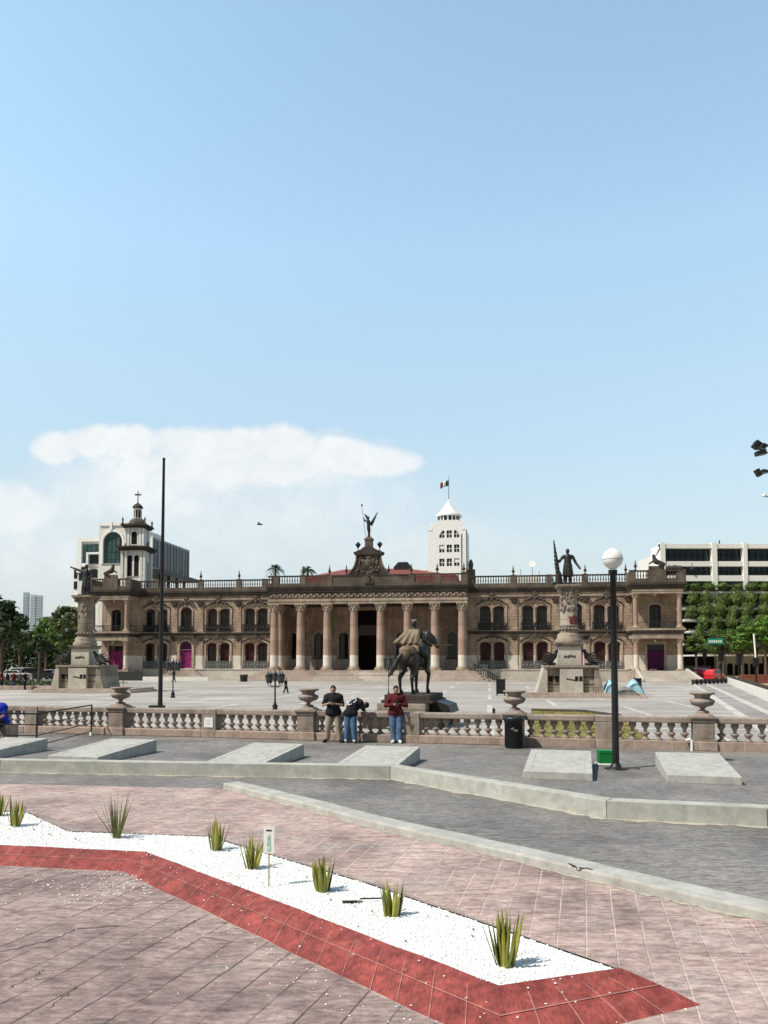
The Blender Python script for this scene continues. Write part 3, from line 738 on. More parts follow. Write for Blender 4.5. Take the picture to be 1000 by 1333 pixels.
# dado panels and pedestals inside the portico
mb = MB(); 
for a, b in zip(PCOL, PCOL[1:]):
    if a < dc < b: continue
    mb.box(a+.9,b-.9,LY-.14,LY-.003,ZF,3.0)
P(mb, 'dado_panel', 'mon_white')
mb = MB()
for c in archx: mb.box(c-1.0,c+1.0,LY-.20,LY-.004,3.02,3.16)
P(mb, 'sill', 'dark_stone')
for c in archx:
    f = P(MB().wall(arch(c-1.0,c+1.0,3.17,6.3,1.02), [arch(c-.71,c+.71,3.18,6.3,.74)], LY-.10, .098), 'arched_window', 'trim')
    P(MB().prism(arch(c-.73,c+.73,3.1,6.3,.76), LY+.4, LY+.45), 'pane', 'glass', f)
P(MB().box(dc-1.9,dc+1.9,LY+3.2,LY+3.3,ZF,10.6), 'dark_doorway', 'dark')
mb = MB()
for px in (409,441,560): mb.box(ps(px,1.5)-.5,ps(px,1.5)+.5,1.0,1.9,ZF,2.9)
mb.box(ps(588-20,1.5)-.45,ps(588-20,1.5)+.45,1.0,1.9,ZF,2.9)
P(mb, 'statue_plinth', 'mon')
# body and floors
P(MB().box(EL+.02,PL+.5,.62,44,0,12.58).box(PR-.5,ER-.02,.62,44,0,12.58).box(PL+.5,PR-.5,LY+3.4,44,0,12.58), 'body', 'dark')
P(MB().box(PL-.9,PR+.9,FR-.95,LY+3.4,.3,ZF), 'portico_floor', 'step')
P(MB().box(PL-.2,PR+.2,FR+.5,LY-.002,10.9,11.4), 'portico_ceiling', 'dark_stone')
# base course of the wings
for a, b in ((SL1+.5,PL-1.0),(PR+1.0,SR0-.6)):
    mb = MB().box(a,b,-.35,-.003,0,ZF+.05).box(a,b,-.42,-.003,ZF+.05,ZF+.20); P(mb, 'base_course', 'step_white')
# steps
mb = MB(); ns = 8
for i in range(ns): mb.box(PL-1.4-.35*i, PR+1.9+.35*i, FR-1.3-.40*(i+1), FR-.95 if i == 0 else FR-1.3-.40*i, 0, ZF-.17*(i+.02))
P(mb, 'portico_steps', 'step', bevel=.02)
mb = MB()
for k in range(3): mb.box(ps(412,FR-3), ps(540,FR-3), FR-2.9-.9*k, FR-2.0-.9*k, 0, 1.05-.36*k+.005)
P(mb, 'pale_landing', 'step_white')
mb = MB()
for i in range(9): mb.box(SR0+.3-.03*i, SR1+.4+.10*i, FR-.9-.42*(i+1), FR-.9-.42*i if i else FR-.4, 0, ZF-.15*i)
P(mb, 'pavilion_steps', 'step_white', bevel=.01)
mb = MB().add([(SR0-.25,FR-.5,0),(SR0+.15,FR-.5,0),(SR0+.0,FR-4.9,0),(SR0-.3,FR-4.9,0),(SR0-.25,FR-.5,ZF+.3),(SR0+.15,FR-.5,ZF+.3),(SR0+.0,FR-4.9,.35),(SR0-.3,FR-4.9,.35)],[(0,3,2,1),(4,5,6,7),(0,4,7,3),(1,2,6,5),(2,3,7,6),(0,1,5,4)])
P(mb, 'stair_cheek', 'step_white'); mb = MB()
mb.add([(SR1+.5,FR-.5,0),(SR1+.85,FR-.5,0),(SR1+1.7,FR-4.9,0),(SR1+1.35,FR-4.9,0),(SR1+.5,FR-.5,ZF+.3),(SR1+.85,FR-.5,ZF+.3),(SR1+1.7,FR-4.9,.35),(SR1+1.35,FR-4.9,.35)],[(0,3,2,1),(4,5,6,7),(0,4,7,3),(1,2,6,5),(2,3,7,6),(0,1,5,4)])
P(mb, 'stair_cheek', 'step_white')
mb = MB()
for i in range(7): mb.box(sgl[0]-1.8-.25*i, sgl[0]+1.8+.45*i, -.43-.5*(i+1), -.43-.5*i, 0, ZF-.18*(i+.05))
P(mb, 'door_steps', 'step', bevel=.02)
mb = MB()
for i in range(7): mb.box(sgl[1]-1.9-.25*i, sgl[1]+1.9+.25*i, -.43-.5*(i+1), -.43-.5*i, 0, ZF-.18*(i+.05))
P(mb, 'door_steps', 'step', bevel=.02)
# ---- portico columns
def column_parts(r, z0, z1, n=20, cap=1.0):
    h = z1-z0
    base = MB().box(-r*1.45,r*1.45,-r*1.45,r*1.45,z0,z0+.22*cap).lathe([(r*1.4,z0+.22*cap),(r*1.45,z0+.32*cap),(r*1.28,z0+.40*cap),(r*1.15,z0+.44*cap),(r*1.22,z0+.52*cap),(r*1.06,z0+.60*cap)], n)
    zs = z1-1.05*cap
    sh = MB().lathe([(r*1.03,z0+.60*cap),(r,z0+.8*cap),(r*1.0,z0+h*.35),(r*.93,z0+h*.7),(r*.86,zs)], n)
    cp = MB().lathe([(r*.86,zs),(r*.98,zs+.05*cap),(r*.88,zs+.09*cap),(r*.92,zs+.5*cap),(r*1.15,zs+.85*cap)], n)
    for tier, (zz, nn, l) in enumerate(((zs+.12*cap,8,.38*cap),(zs+.42*cap,8,.42*cap))):
        for k in range(nn):
            a = 2*math.pi*(k+.5*tier)/nn; mt = Matrix.Rotation(a,4,'Z')
            cp.ball((r*1.05,0,zz+l*.45), (r*.16,r*.26,l*.5), 8, 6, mt); cp.ball((r*1.24,0,zz+l*.9), (r*.16,r*.2,l*.16), 8, 5, mt)
    for k in range(4):
        mt = Matrix.Rotation(math.pi/4+k*math.pi/2,4,'Z'); cp.ball((r*1.45,0,zs+.82*cap), (r*.26,r*.2,.14*cap), 8, 6, mt)
    cp.box(-r*1.3,r*1.3,-r*1.3,r*1.3,zs+.93*cap,z1)
    return base, sh, cp
b_, s_, c_ = column_parts(.60, ZF, 10.78, 22)
bm, sm_, cm = b_.mesh('column_base', M['trim']), s_.mesh('column', M['col']), c_.mesh('column_capital', M['trim'])
def put_col(x, y, mats=(sm_,bm,cm)):
    e = link('column', mats[0], PAL, (x,y,0)); link('column_base', mats[1], e); link('column_capital', mats[2], e)
for x in PCOL: put_col(x, FR)
for x in (PL, PR): put_col(x, -.35)
# portico entablature
xa, xb = PL-.72, PR+.72
def ring(mb, x0, x1, yf, z0, z1, back=0.0):
    mb.box(x0,x1,yf,yf+1.3,z0,z1).box(x0,x0+1.3,yf+1.3,back,z0,z1).box(x1-1.3,x1,yf+1.3,back,z0,z1); return mb
P(ring(MB(), xa, xb, FR-.62, 10.80, 11.15, .55), 'architrave', 'trim')
P(ring(MB(), xa-.06, xb+.06, FR-.70, 11.15, 11.48, .55), 'architrave', 'trim')
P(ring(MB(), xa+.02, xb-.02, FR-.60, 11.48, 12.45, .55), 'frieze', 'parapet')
mb = MB(); n = 62; L = (xb-xa-.4)/n
for i in range(n):
    x = xa+.2+L*(i+.5); up = i % 2
    mb.ball((x,FR-.62,11.95+(.12 if up else -.1)), (L*.55,.09,.10), 8, 6, None, Matrix.Rotation(R(35 if up else -35),3,'Y'))
    mb.ball((x+L*.3,FR-.62,11.95+(-.14 if up else .14)), (.08,.08,.10), 6, 5)
P(mb, 'frieze_ornament', 'trim')
mb = MB()
for i in range(88):
    x = xa+.15+(xb-xa-.3)*i/87; mb.box(x-.07,x+.07,FR-.70,FR-.58,12.28,12.46)
P(mb, 'dentils', 'dark_stone')
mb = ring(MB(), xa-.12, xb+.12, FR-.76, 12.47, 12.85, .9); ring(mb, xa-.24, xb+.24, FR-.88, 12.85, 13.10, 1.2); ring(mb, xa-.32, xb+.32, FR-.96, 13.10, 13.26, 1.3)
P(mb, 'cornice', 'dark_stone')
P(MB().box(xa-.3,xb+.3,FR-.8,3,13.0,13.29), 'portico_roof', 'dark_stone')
# parapets
balu = [(.07,0),(.07,.06),(.05,.1),(.11,.26),(.09,.38),(.045,.58),(.06,.66),(.08,.70),(.08,.76)]
def parapet(x0, x1, y, posts, open_=True, z0=13.2, zt=14.85, post_w=.42, lowh=.55):
    t = .34
    par = P(MB().box(x0,x1,y,y+t,z0,z0+lowh), 'parapet', 'parapet')
    P(MB().box(x0-.05,x1+.05,y-.06,y+t+.06,zt-.17,zt), 'parapet_rail', 'dark_stone', par)
    if open_:
        mb = MB(); n = int((x1-x0)/.36); zz = z0+lowh; k = (zt-.17-zz)/.76
        prof = [(r, z*k) for r, z in balu]
        for i in range(n):
            x = x0+(i+.5)*(x1-x0)/n
            if any(abs(x-p) < post_w for p in posts): continue
            mb.lathe(prof, 6, (x,y+t/2,zz))
        P(mb, 'parapet_balusters', 'parapet', par)
    else: P(MB().box(x0,x1,y+.02,y+t-.02,z0+lowh,zt-.17), 'parapet_panel', 'parapet', par)
    for p in posts: P(MB().box(p-post_w,p+post_w,y-.05,y+t+.05,z0,zt+.06), 'parapet_post', 'parapet', par)
    return par
fin_me = MB().lathe([(.17,0),(.17,.10),(.07,.16),(.06,.24),(.20,.42),(.23,.58),(.10,.74),(.08,.84),(.12,.92),(.06,1.05),(.04,1.28),(.01,1.42)], 10).mesh('finial', M['dark_stone'])
def finial(x, y, z=14.9, s=1.0): link('finial', fin_me, PAL, (x,y,z), 0, s)
yP = FR-.70
pp = [ps(p,yP) for p in (358.5,394,428.5,535.5,569.5,604.5)]
parapet(xa-.1, pp[2], yP, pp[:3]); parapet(pp[3], xb+.1, yP, pp[3:])
parapet(pp[2]+.45, pp[3]-.45, yP, [ps(480,yP)], False, 13.2, 14.85, .75)
for i in (1,2): finial(pp[i], yP+.17)
for i in (3,4,5): finial(pp[i], yP+.17, 14.9, 1.05)
finial(xb-.1,-.1,14.9,1.15)
finial(ps(450.5,yP), yP+.17); finial(ps(506,yP), yP+.17)
for y in (-1.8,-.2): 
    for x in (xa+.1, xb-.1): P(MB().box(x-.2,x+.2,y-.7,y+.7,13.2,14.85), 'parapet_return', 'parapet')
# pediment with crest
pc = ps(479.7,yP); yb = yP+.05
def curve(x0, z0, x1, z1, n=10): return [(x0+(x1-x0)*(i/n), z0+(z1-z0)*((i/n)**.45 if x1 > x0 else (i/n)**2.2)) for i in range(n+1)]
lft = [(pc-2.95+1.35*(1-math.exp(-3.2*i/10)), 14.9+2.75*(i/10)**.9) for i in range(11)]
prof = lft+[(2*pc-x, z) for x, z in reversed(lft)]
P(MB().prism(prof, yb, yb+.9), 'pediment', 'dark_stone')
mb = MB()
for side in (-1,1):
    for i in range(11):
        x, z = lft[i]; mb.ball((x if side < 0 else 2*pc-x, yb, z), (.16,.16,.22), 8, 6)
rq = random.Random(5)
for _ in range(70):
    z = rq.uniform(15.0,17.5); w = 1.35+1.2*math.exp(-(z-14.9)*1.2); x = pc+rq.uniform(-w,w)*.85
    mb.ball((x,yb-.02,z), (rq.uniform(.10,.26),rq.uniform(.10,.22),rq.uniform(.10,.24)), 8, 6)
mb.ball((pc,yb-.05,16.5),(.5,.28,.65),12,8); mb.ball((pc,yb-.1,17.2),(.3,.25,.25),10,6)
P(mb, 'crest_carving', 'parapet')
mb = MB().prism([(pc-1.95,17.62),(pc+1.95,17.62),(pc+2.15,17.95),(pc+1.9,18.05),(pc+1.1,18.35),(pc+.55,18.75),(pc-.55,18.75),(pc-1.1,18.35),(pc-1.9,18.05),(pc-2.15,17.95)], yb-.35, yb+1.15)
P(mb, 'pediment_cornice', 'dark_stone')
P(MB().box(pc-.52,pc+.52,yb-.1,yb+.9,18.70,19.75).box(pc-.62,pc+.62,yb-.2,yb+1.0,19.75,19.95).box(pc-.36,pc+.36,yb+.02,yb+.75,19.95,20.2), 'statue_base', 'parapet')
for sx in (-1,1):
    P(MB().lathe([(.10,0),(.07,.3),(.05,.55),(.14,.70),(.36,1.05),(.40,1.2),(.30,1.24),(.15,1.42),(.05,1.5)], 12, (pc+sx*1.55,yb+.3,18.02)), 'pediment_urn', 'bronze')
P(blobobj and MB().ball((ps(480,yP),yP-.2,13.9),(.45,.22,.55),10,8).ball((ps(480,yP)-.35,yP-.15,13.65),(.3,.18,.3),8,6).ball((ps(480,yP)+.4,yP-.15,13.6),(.35,.18,.28),8,6).ball((ps(480,yP),yP-.22,14.55),(.22,.18,.22),8,6), 'parapet_carving', 'dark_stone')
# ---- wings: string course, cornice, parapet, pilasters
for a, b in ((SL1+.42,PL-.75),(PR+.75,SR0-.42)):
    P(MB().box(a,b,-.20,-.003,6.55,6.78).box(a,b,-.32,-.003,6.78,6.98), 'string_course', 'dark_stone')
    P(MB().box(a,b,-.28,-.003,6.981,7.06), 'string_course_top', 'trim')
    P(MB().box(a,b,-.16,-.003,11.85,12.10), 'architrave', 'trim')
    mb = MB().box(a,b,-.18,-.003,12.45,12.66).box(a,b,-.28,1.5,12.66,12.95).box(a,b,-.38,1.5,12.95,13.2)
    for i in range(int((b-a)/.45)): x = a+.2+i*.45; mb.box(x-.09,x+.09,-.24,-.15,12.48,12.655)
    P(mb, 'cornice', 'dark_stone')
wl = [ps(p,0) for p in (261,311)]; wr = [ps(p,0) for p in (669,763,816)]
parapet(SL1+.5, PL-.2, -.30, wl+[ps(345,0)]); parapet(PR+.9, SR0-.2, -.30, wr[:2]+[ps(716,0)])
for p in wl: finial(p,-.13)
for p in wr[:2]+[ps(816,0)]: finial(p,-.13)
finial(ps(827,FR)+.1, FR-.5, 14.9)
pil_me = MB().box(-.46,.46,-.16,-.003,7.07,10.9).box(-.52,.52,-.20,-.004,7.07,7.5).mesh('pilaster', M['stone_plain'])
pil2_me = MB().box(-.46,.46,-.16,-.003,ZF+.21,5.75).box(-.52,.52,-.20,-.004,ZF+.21,1.95).mesh('pilaster', M['stone'])
cb = MB()
for x, z, rx, rz in ((-.38,.66,.26,.2),(.38,.66,.26,.2),(0,.55,.24,.3),(-.2,.3,.2,.25),(.2,.3,.2,.25),(0,.15,.16,.2),(-.1,.8,.4,.1),(.1,.8,.4,.1)): cb.ball((x,-.2,z),(rx,.16,rz),10,6)
cap_me = cb.mesh('pilaster_capital', M['dark_stone'])
for p in (227,260.5,310,669.5,724,763,819):
    x = ps(p,0); a = link('pilaster', pil_me, PAL, (x,0,0)); link('pilaster_capital', cap_me, a, (0,0,10.85))
    a = link('pilaster', pil2_me, PAL, (x,0,0)); link('pilaster_capital', cap_me, a, (0,0,5.65), 0, .88)
# ---- windows
def bandarch(x0, x1, z0, zs, rise, w, n=14):      # surround strip following a segmental arch
    c = (x0+x1)/2; hw = (x1-x0)/2
    def pt(i, e):
        t = -1+2*i/n; return (c+(hw+e)*t, zs+e+rise*(1-t*t))
    out = [(x0-w,z0)]+[pt(i,w) for i in range(n+1)]+[(x1+w,z0)]
    inn = [(x1,z0)]+[pt(i,0) for i in range(n,-1,-1)]+[(x0,z0)]
    vs = [(x,-.14,z) for x,z in out]+[(x,-.14,z) for x,z in inn[::-1]]
    mb = MB(); m = len(out)
    v2 = [(x,0,z) for x,z in out]+[(x,0,z) for x,z in inn[::-1]]
    mb.add(vs+v2, [(i+1,i,m+i,m+i+1) for i in range(m-1)]+[(i,i+1,2*m+i+1,2*m+i) for i in range(m-1)]+[(m+i+1,m+i,3*m+i,3*m+i+1) for i in range(m-1)])
    return mb
def crest(s=1.0):
    mb = MB()
    for x, z, rx, rz in ((0,.95,.30,.34),(-.42,.70,.34,.22),(.42,.70,.34,.22),(-.85,.42,.36,.18),(.85,.42,.36,.18),(0,.5,.28,.4),(-1.2,.2,.3,.14),(1.2,.2,.3,.14),(0,1.3,.16,.16),(-.25,1.1,.2,.16),(.25,1.1,.2,.16)): mb.ball((x*s,-.2,z*s),(rx*s,.22,rz*s),10,6)
    return mb
def sash(w, z0, zs, rise, n=2):
    mb = MB().wall(arch(-w,w,z0,zs,rise), [arch(-w+.09,-.04,z0+.1,zs-.15,.02,4), arch(.04,w-.09,z0+.1,zs-.15,.02,4)], .34, .08)
    for z in [z0+(zs-z0)*k/4 for k in (1,2,3)]: mb.box(-w+.09,-.04,.36,.40,z-.025,z+.025).box(.04,w-.09,.36,.40,z-.025,z+.025)
    return mb
def balcony(w, z0, zt, y=-.30):
    mb = MB().box(-w,w,y-.04,y+.04,zt-.07,zt).box(-w,w,y-.03,y+.03,z0+.04,z0+.10)
    for sx in (-1,1): mb.box(sx*w-.03,sx*w+.03,y,0,zt-.07,zt).box(sx*w-.03,sx*w+.03,y,0,z0+.04,z0+.1)
    n = int(w*2/.16)
    for i in range(n+1): x = -w+2*w*i/n; mb.box(x-.042,x+.042,y-.02,y+.02,z0+.1,zt-.07)
    for i in range(int(w*2/.5)): x = -w+.25+i*.5; mb.ball((x,y-.02,(z0+zt)/2),(.16,.03,.2),8,6)
    return mb
sf_up = sash(.73,UP0,UPS,.42).mesh('sash', simple('dark_brown_sash',(.045,.022,.018))); sf_lo = sash(.73,LO0,LOS,.42).mesh('sash', M['maroon'])
pn_up = MB().prism(arch(-.735,.735,UP0-.01,UPS,.43), .46, .50).mesh('pane', M['glass']); pn_lo = MB().prism(arch(-.735,.735,LO0-.01,LOS,.43), .46, .50).mesh('pane', M['glass'])
sh_lo = MB()
for i in range(9): sh_lo.box(-.62,.62,.40,.43,LO0+1.3+i*.26,LO0+1.3+i*.26+.22)
sh_lo = sh_lo.mesh('shutter', M['maroon'])
sur_up = bandarch(-1.9,1.9,UP0,UPS+.25,.75,.2).mesh('window_surround', M['trim']); sur_lo = bandarch(-1.9,1.9,LO0,LOS+.2,.65,.2).mesh('window_surround', M['trim'])
mul_up = MB().lathe([(.22,UP0),(.22,UP0+.3),(.16,UP0+.4),(.13,UPS-.1),(.24,UPS+.05),(.24,UPS+.15)], 10, (0,-.1,0)).mesh('mullion_column', M['trim']); mul_lo = MB().lathe([(.22,LO0),(.22,LO0+.3),(.16,LO0+.4),(.13,LOS-.1),(.24,LOS+.05),(.24,LOS+.15)], 10, (0,-.1,0)).mesh('mullion_column', M['trim'])
cr_up = crest(1.0).mesh('crest', M['parapet']); cr_lo = crest(.62).mesh('crest', M['parapet'])
bc_up = balcony(2.0,7.06,8.15).mesh('balcony_railing', M['black']); bc_lo = balcony(1.9,LO0-.02,2.72,-.30).mesh('window_railing', M['railgrey'])
drip_up = MB(); 
for i in range(14):
    t0, t1 = -1+2*i/14, -1+2*(i+1)/14
    z0_, z1_ = UPS+.47+.75*(1-t0*t0), UPS+.47+.75*(1-t1*t1)
    drip_up.add([(t0*2.2,-.26,z0_),(t1*2.2,-.26,z1_),(t1*2.2,-.26,z1_+.12),(t0*2.2,-.26,z0_+.12),(t0*2.2,0,z0_),(t1*2.2,0,z1_),(t1*2.2,0,z1_+.12),(t0*2.2,0,z0_+.12)],[(0,1,2,3),(3,2,6,7),(0,4,5,1)])
drip_me = drip_up.mesh('hood_mould', M['dark_stone'])
for k, c in enumerate(dbl):
    for up in (1,0):
        w = link('window', (sur_up if up else sur_lo), PAL, (c,0,0))
        for sx in (-.97,.97):
            link('sash', sf_up if up else sf_lo, w, (sx,0,0)); link('pane', pn_up if up else pn_lo, w, (sx,0,0))
            if not up and (k,sx) not in ((1,-.97),(2,.97),(0,-.97)): link('shutter', sh_lo, w, (sx,0,0))
        link('mullion_column', mul_up if up else mul_lo, w)
        link('crest', cr_up if up else cr_lo, w, (0,0,(UPS+.95) if up else (LOS+.80)))
        link('hood_mould', drip_me, w, (0,0,0 if up else -5.2))
        link('balcony_railing' if up else 'window_railing', bc_up if up else bc_lo, w)
for k, c in enumerate(sgl):
    w = P(bandarch(-.9,.9,UP0,10.25,.75,.2), 'window', 'trim', loc=(c,0,0))
    P(sash(.85,UP0,10.2,.55), 'sash', bpy.data.materials['dark_brown_sash'], w); P(MB().prism(arch(-.86,.86,UP0-.01,10.2,.56), .46,.5), 'pane', 'glass', w)
    link('crest', cr_up, w, (0,0,11.0), 0, .95); P(balcony(1.1,7.06,8.0), 'balcony_railing', 'black', w)
    P(MB().box(-1.5,1.5,-.65,-.02,6.2,6.56), 'balcony_bracket', 'dark_stone', w)
    d = P(MB().wall(arch(-1.3,1.3,ZF+.21,4.75,1.25), [arch(-.97,.97,ZF+.22,4.75,.94)], -.18, .178), 'door_surround', 'trim', loc=(c,0,0))
    d2 = d
    for sx in (-.5,.5):
        mb = MB().box(sx-.475,sx+.475,.35,.42,ZF+.03,4.45)
        for z in (1.7,2.9,3.8): mb.box(sx-.32,sx+.32,.325,.355,z,z+.75 if z < 3.5 else z+.5)
        P(mb, 'door_leaf', 'purple', d)
    P(MB().prism(arch(-.97,.97,4.47,4.75,.94), .36,.42), 'fanlight', 'purple_dark', d2)
    if k == 0: P(MB().box(-.95,.95,.30,.345,ZF+.02,ZF+.30).box(-.95,.95,.30,.345,4.40,4.47), 'pink_bar', simple('pink_chalk_paint', (.75,.55,.6)), d2)
# ---- corner pavilions
b2, s2, c2 = column_parts(.34, 7.08, 11.75, 14, .62); b3, s3, c3 = column_parts(.36, ZF, 5.72, 14, .62)
up_c = (s2.mesh('column',M['col']), b2.mesh('column_base',M['trim']), c2.mesh('column_capital',M['trim']))
lo_c = (s3.mesh('column',M['col']), b3.mesh('column_base',M['trim']), c3.mesh('column_capital',M['trim']))
for (a, b, dcx, tagn) in ((SL0,SL1,doorL,0),(SR0,SR1,doorR,1)):
    for x in (a, b): put_col(x, FR, up_c); put_col(x, FR, lo_c)
    x0, x1 = a-.48, b+.48
    P(MB().box(x0-.1,x1+.1,FR-.6,-.004,0,ZF), 'pavilion_floor', 'step')
    P(ring(MB(), x0+.1, x1-.1, FR-.38, 5.73, 6.30, -.004), 'beam', 'trim')
    P(MB().box(x0-.15,x1+.15,FR-.50,-.004,6.58,6.80), 'balcony_slab', 'dark_stone')
    P(MB().box(x0+.0,x1-.0,FR-.45,-.004,6.30,6.58), 'balcony_slab', 'dark_stone')
    P(MB().box(x0-.2,x1+.2,FR-.56,-.004,6.80,7.06), 'balcony_floor', 'trim')
    P(ring(MB(), x0+.1, x1-.1, FR-.38, 11.76, 12.06, -.004), 'beam', 'trim')
    P(ring(MB(), x0+.04, x1-.04, FR-.44, 12.06, 12.32, -.004), 'beam', 'trim')
    P(MB().box(x0+.2,x1-.2,FR+.9,-.004,12.0,12.3), 'loggia_ceiling', 'dark_stone')
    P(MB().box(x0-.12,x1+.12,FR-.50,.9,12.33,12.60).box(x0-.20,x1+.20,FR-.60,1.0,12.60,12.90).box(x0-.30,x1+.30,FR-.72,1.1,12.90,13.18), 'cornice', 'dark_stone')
    m = (a+b)/2; off = -.1 if tagn else .3
    parapet(x0-.1, m-1.15+off, FR-.55, [x0+.1]); parapet(m+1.15+off, x1+.1, FR-.55, [x1-.1])
    P(MB().box(m-1.15+off,m+1.15+off,FR-.65,FR-.05,13.2,14.9).box(m-1.0+off,m+1.0+off,FR-.58,FR-.3,14.9,15.4), 'parapet_pedestal', 'parapet')
    for xx in (x0, x1): P(MB().box(xx-.17,xx+.17,FR-.2,-.3,13.2,14.8), 'parapet_return', 'parapet')
    sc_ = MB(); q = random.Random(3+tagn)
    sc_.caps((m-.9+off,FR-.5,15.6),.28,(m+.1+off,FR-.5,16.0),.36).caps((m+.1+off,FR-.5,16.0),.36,(m+.3+off,FR-.5,16.5),.25).ball((m+.35+off,FR-.5,16.75),(.22,.2,.24)).caps((m+.2+off,FR-.5,16.2),.15,(m+.95+off,FR-.6,15.7),.12).caps((m-.9+off,FR-.5,15.6),.2,(m-.4+off,FR-.7,15.5),.2)
    if tagn: 
        for v in range(len(sc_.v)): x,y,z = sc_.v[v]; sc_.v[v] = (2*(m+off)-x,y,z)
    link('roof_sculpture', blob(sc_, .07), PAL).data.materials.append(M['dark_stone'])
    for i in range(7):
        if tagn: P(MB().ball((m+1.5+i*.36,FR-.5,15.05+.35*q.random()),(.25,.2,.35),8,6), 'roof_carving', 'dark_stone') if i < 5 else None
    # doors inside the pavilion
    w = P(MB().wall(arch(-1.05,1.05,7.07,10.25,.6), [arch(-.79,.79,7.08,10.2,.34)], -.12, .118), 'window', 'trim', loc=(dcx,0,0))
    P(sash(.80,7.05,10.2,.35), 'sash', 'black', w); P(MB().prism(arch(-.81,.81,7.04,10.2,.36),.46,.5), 'pane', 'glass', w)
    d = P(MB().box(-1.4,-1.16,-.12,-.003,ZF,5.2).box(1.16,1.4,-.12,-.003,ZF,5.2).box(-1.4,1.4,-.14,-.003,5.2,5.45), 'door_frame', 'trim', loc=(dcx,0,0))
    for sx in (-.58,.58):
        mb = MB().box(sx-.56,sx+.56,.30,.38,ZF+.03,4.25)
        for z in (1.7,3.0): mb.box(sx-.4,sx+.4,.275,.305,z,z+1.0)
        P(mb, 'door_leaf', 'purple_dark' if tagn else 'purple', d)
    P(MB().box(-1.16,1.16,.34,.42,4.25,5.02), 'transom', 'glass', d)
    if tagn: P(MB().box(-.9,.0,-.6,-.3,ZF,ZF+.25), 'door_sill_block', 'step_white', d)
    rl_ = MB().box(a+.3,b-.3,FR-.04,FR+.04,7.9,7.98).box(a+.3,b-.3,FR-.03,FR+.03,7.14,7.2)
    for i in range(22): x = a+.35+(b-a-.7)*i/21; rl_.box(x-.02,x+.02,FR-.02,FR+.02,7.2,7.9)
    for sx in (a,b): rl_.box(sx-.03,sx+.03,FR+.3,-.2,7.9,7.98)
    P(rl_, 'balcony_railing', 'steel')
    P(MB().lathe([(.03,.3),(.10,.25),(.16,.12),(.12,.02)], 10, (m,FR+1.2,11.55)), 'ceiling_lamp', 'white')
    P(MB().lathe([(.03,.3),(.10,.25),(.16,.12),(.12,.02)], 10, (m-.1,FR+1.2,5.35)), 'ceiling_lamp', 'white')
# red hip roof behind the portico parapet
xr0, xr1 = ps(396,6), ps(597,6)
P(MB().add([(xr0,5,13.3),(xr1,5,13.3),(xr1,24,13.3),(xr0,24,13.3),(xr0,5,15.6),(xr1,5,15.6),(xr1,24,15.6),(xr0,24,15.6),(xr0+5,13,17.75),(xr1-9,13,17.75)],
  [(0,1,5,4),(1,2,6,5),(2,3,7,6),(3,0,4,7),(4,5,9,8),(5,6,9),(6,7,8,9),(7,4,8)]), 'red_roof', 'redroof')
P(MB().prism([(ps(513,12),16.2),(ps(536,12),16.2),(ps(536,12),17.9),(ps(531,12),18.6),(ps(519,12),18.6),(ps(513,12),17.8)], 11.5, 14), 'roof_lantern', 'steel')
# roof dishes and small antennas
for px, h, kind in ((679,1.5,0),(694,2.0,1),(703,1.2,0)):
    x = ps(px,8); mb = MB().tube([(x,8,13),(x,8,15.2+h)], .04, 6); P(mb, 'antenna_pole', 'steel')
    if kind: P(MB().lathe([(.02,0),(.3,.06),(.52,.22)], 14, M=Matrix.Translation((x,7.9,15.4+h))@Matrix.Rotation(R(75),4,'X')), 'dish_antenna', 'white')
P(MB().box(ps(660,6),ps(705,6),6,9,13.2,15.3), 'roof_hut', 'offwhite')
# angel on the pediment
A = pw(pc, yb+.4, 20.2)
e = empty('winged_statue', A, -AP, 'dark winged bronze figure holding a staff on top of the palace pediment', 'statue')
mb = MB().caps((0,0,.05),.22,(0,.0,.5),.16).caps((.02,0,.5),.17,(-.05,0,1.25),.27).caps((-.05,0,1.25),.27,(-.08,0,1.75),.24).caps((-.08,0,1.75),.24,(-.1,0,2.25),.28).caps((-.1,0,2.25),.28,(-.12,0,2.5),.12).ball((-.1,-.02,2.75),(.17,.19,.22)).caps((-.3,0,2.35),.12,(-.62,-.1,2.25),.09).caps((-.62,-.1,2.25),.09,(-.72,-.15,2.75),.07).caps((-.1,0,2.85),.06,(-.6,-.12,3.25),.07).caps((-.25,0,2.4),.1,(-.4,-.05,2.85),.08).caps((-.4,-.05,2.85),.08,(-.62,-.12,3.22),.06)
blobobj(mb, .05, 'figure', M['bronze'], e)
for k, (tx, ty) in enumerate(((1.05,.2),(.92,.5))):
    wv = MB()
    for i in range(9):
        t = i/8; wv.caps((.08+.25*t,.2+.1*t,1.9+.3*t),.13,(.15+tx*(.35+.65*t),.25+ty*t,2.1+1.55*t-.5*(1-t)),.045,8)
    blobobj(wv, .06, 'wing', M['bronze'], e)
st0 = Vector((-.45,-.25,.0)); st1 = Vector((-1.0,-.2,4.55))
MB().tube([st0,st1],.03,6).build('staff', M['bronze'], e); MB().ball(st1,(.13,.13,.17)).build('staff_tip', M['bronze'], e)
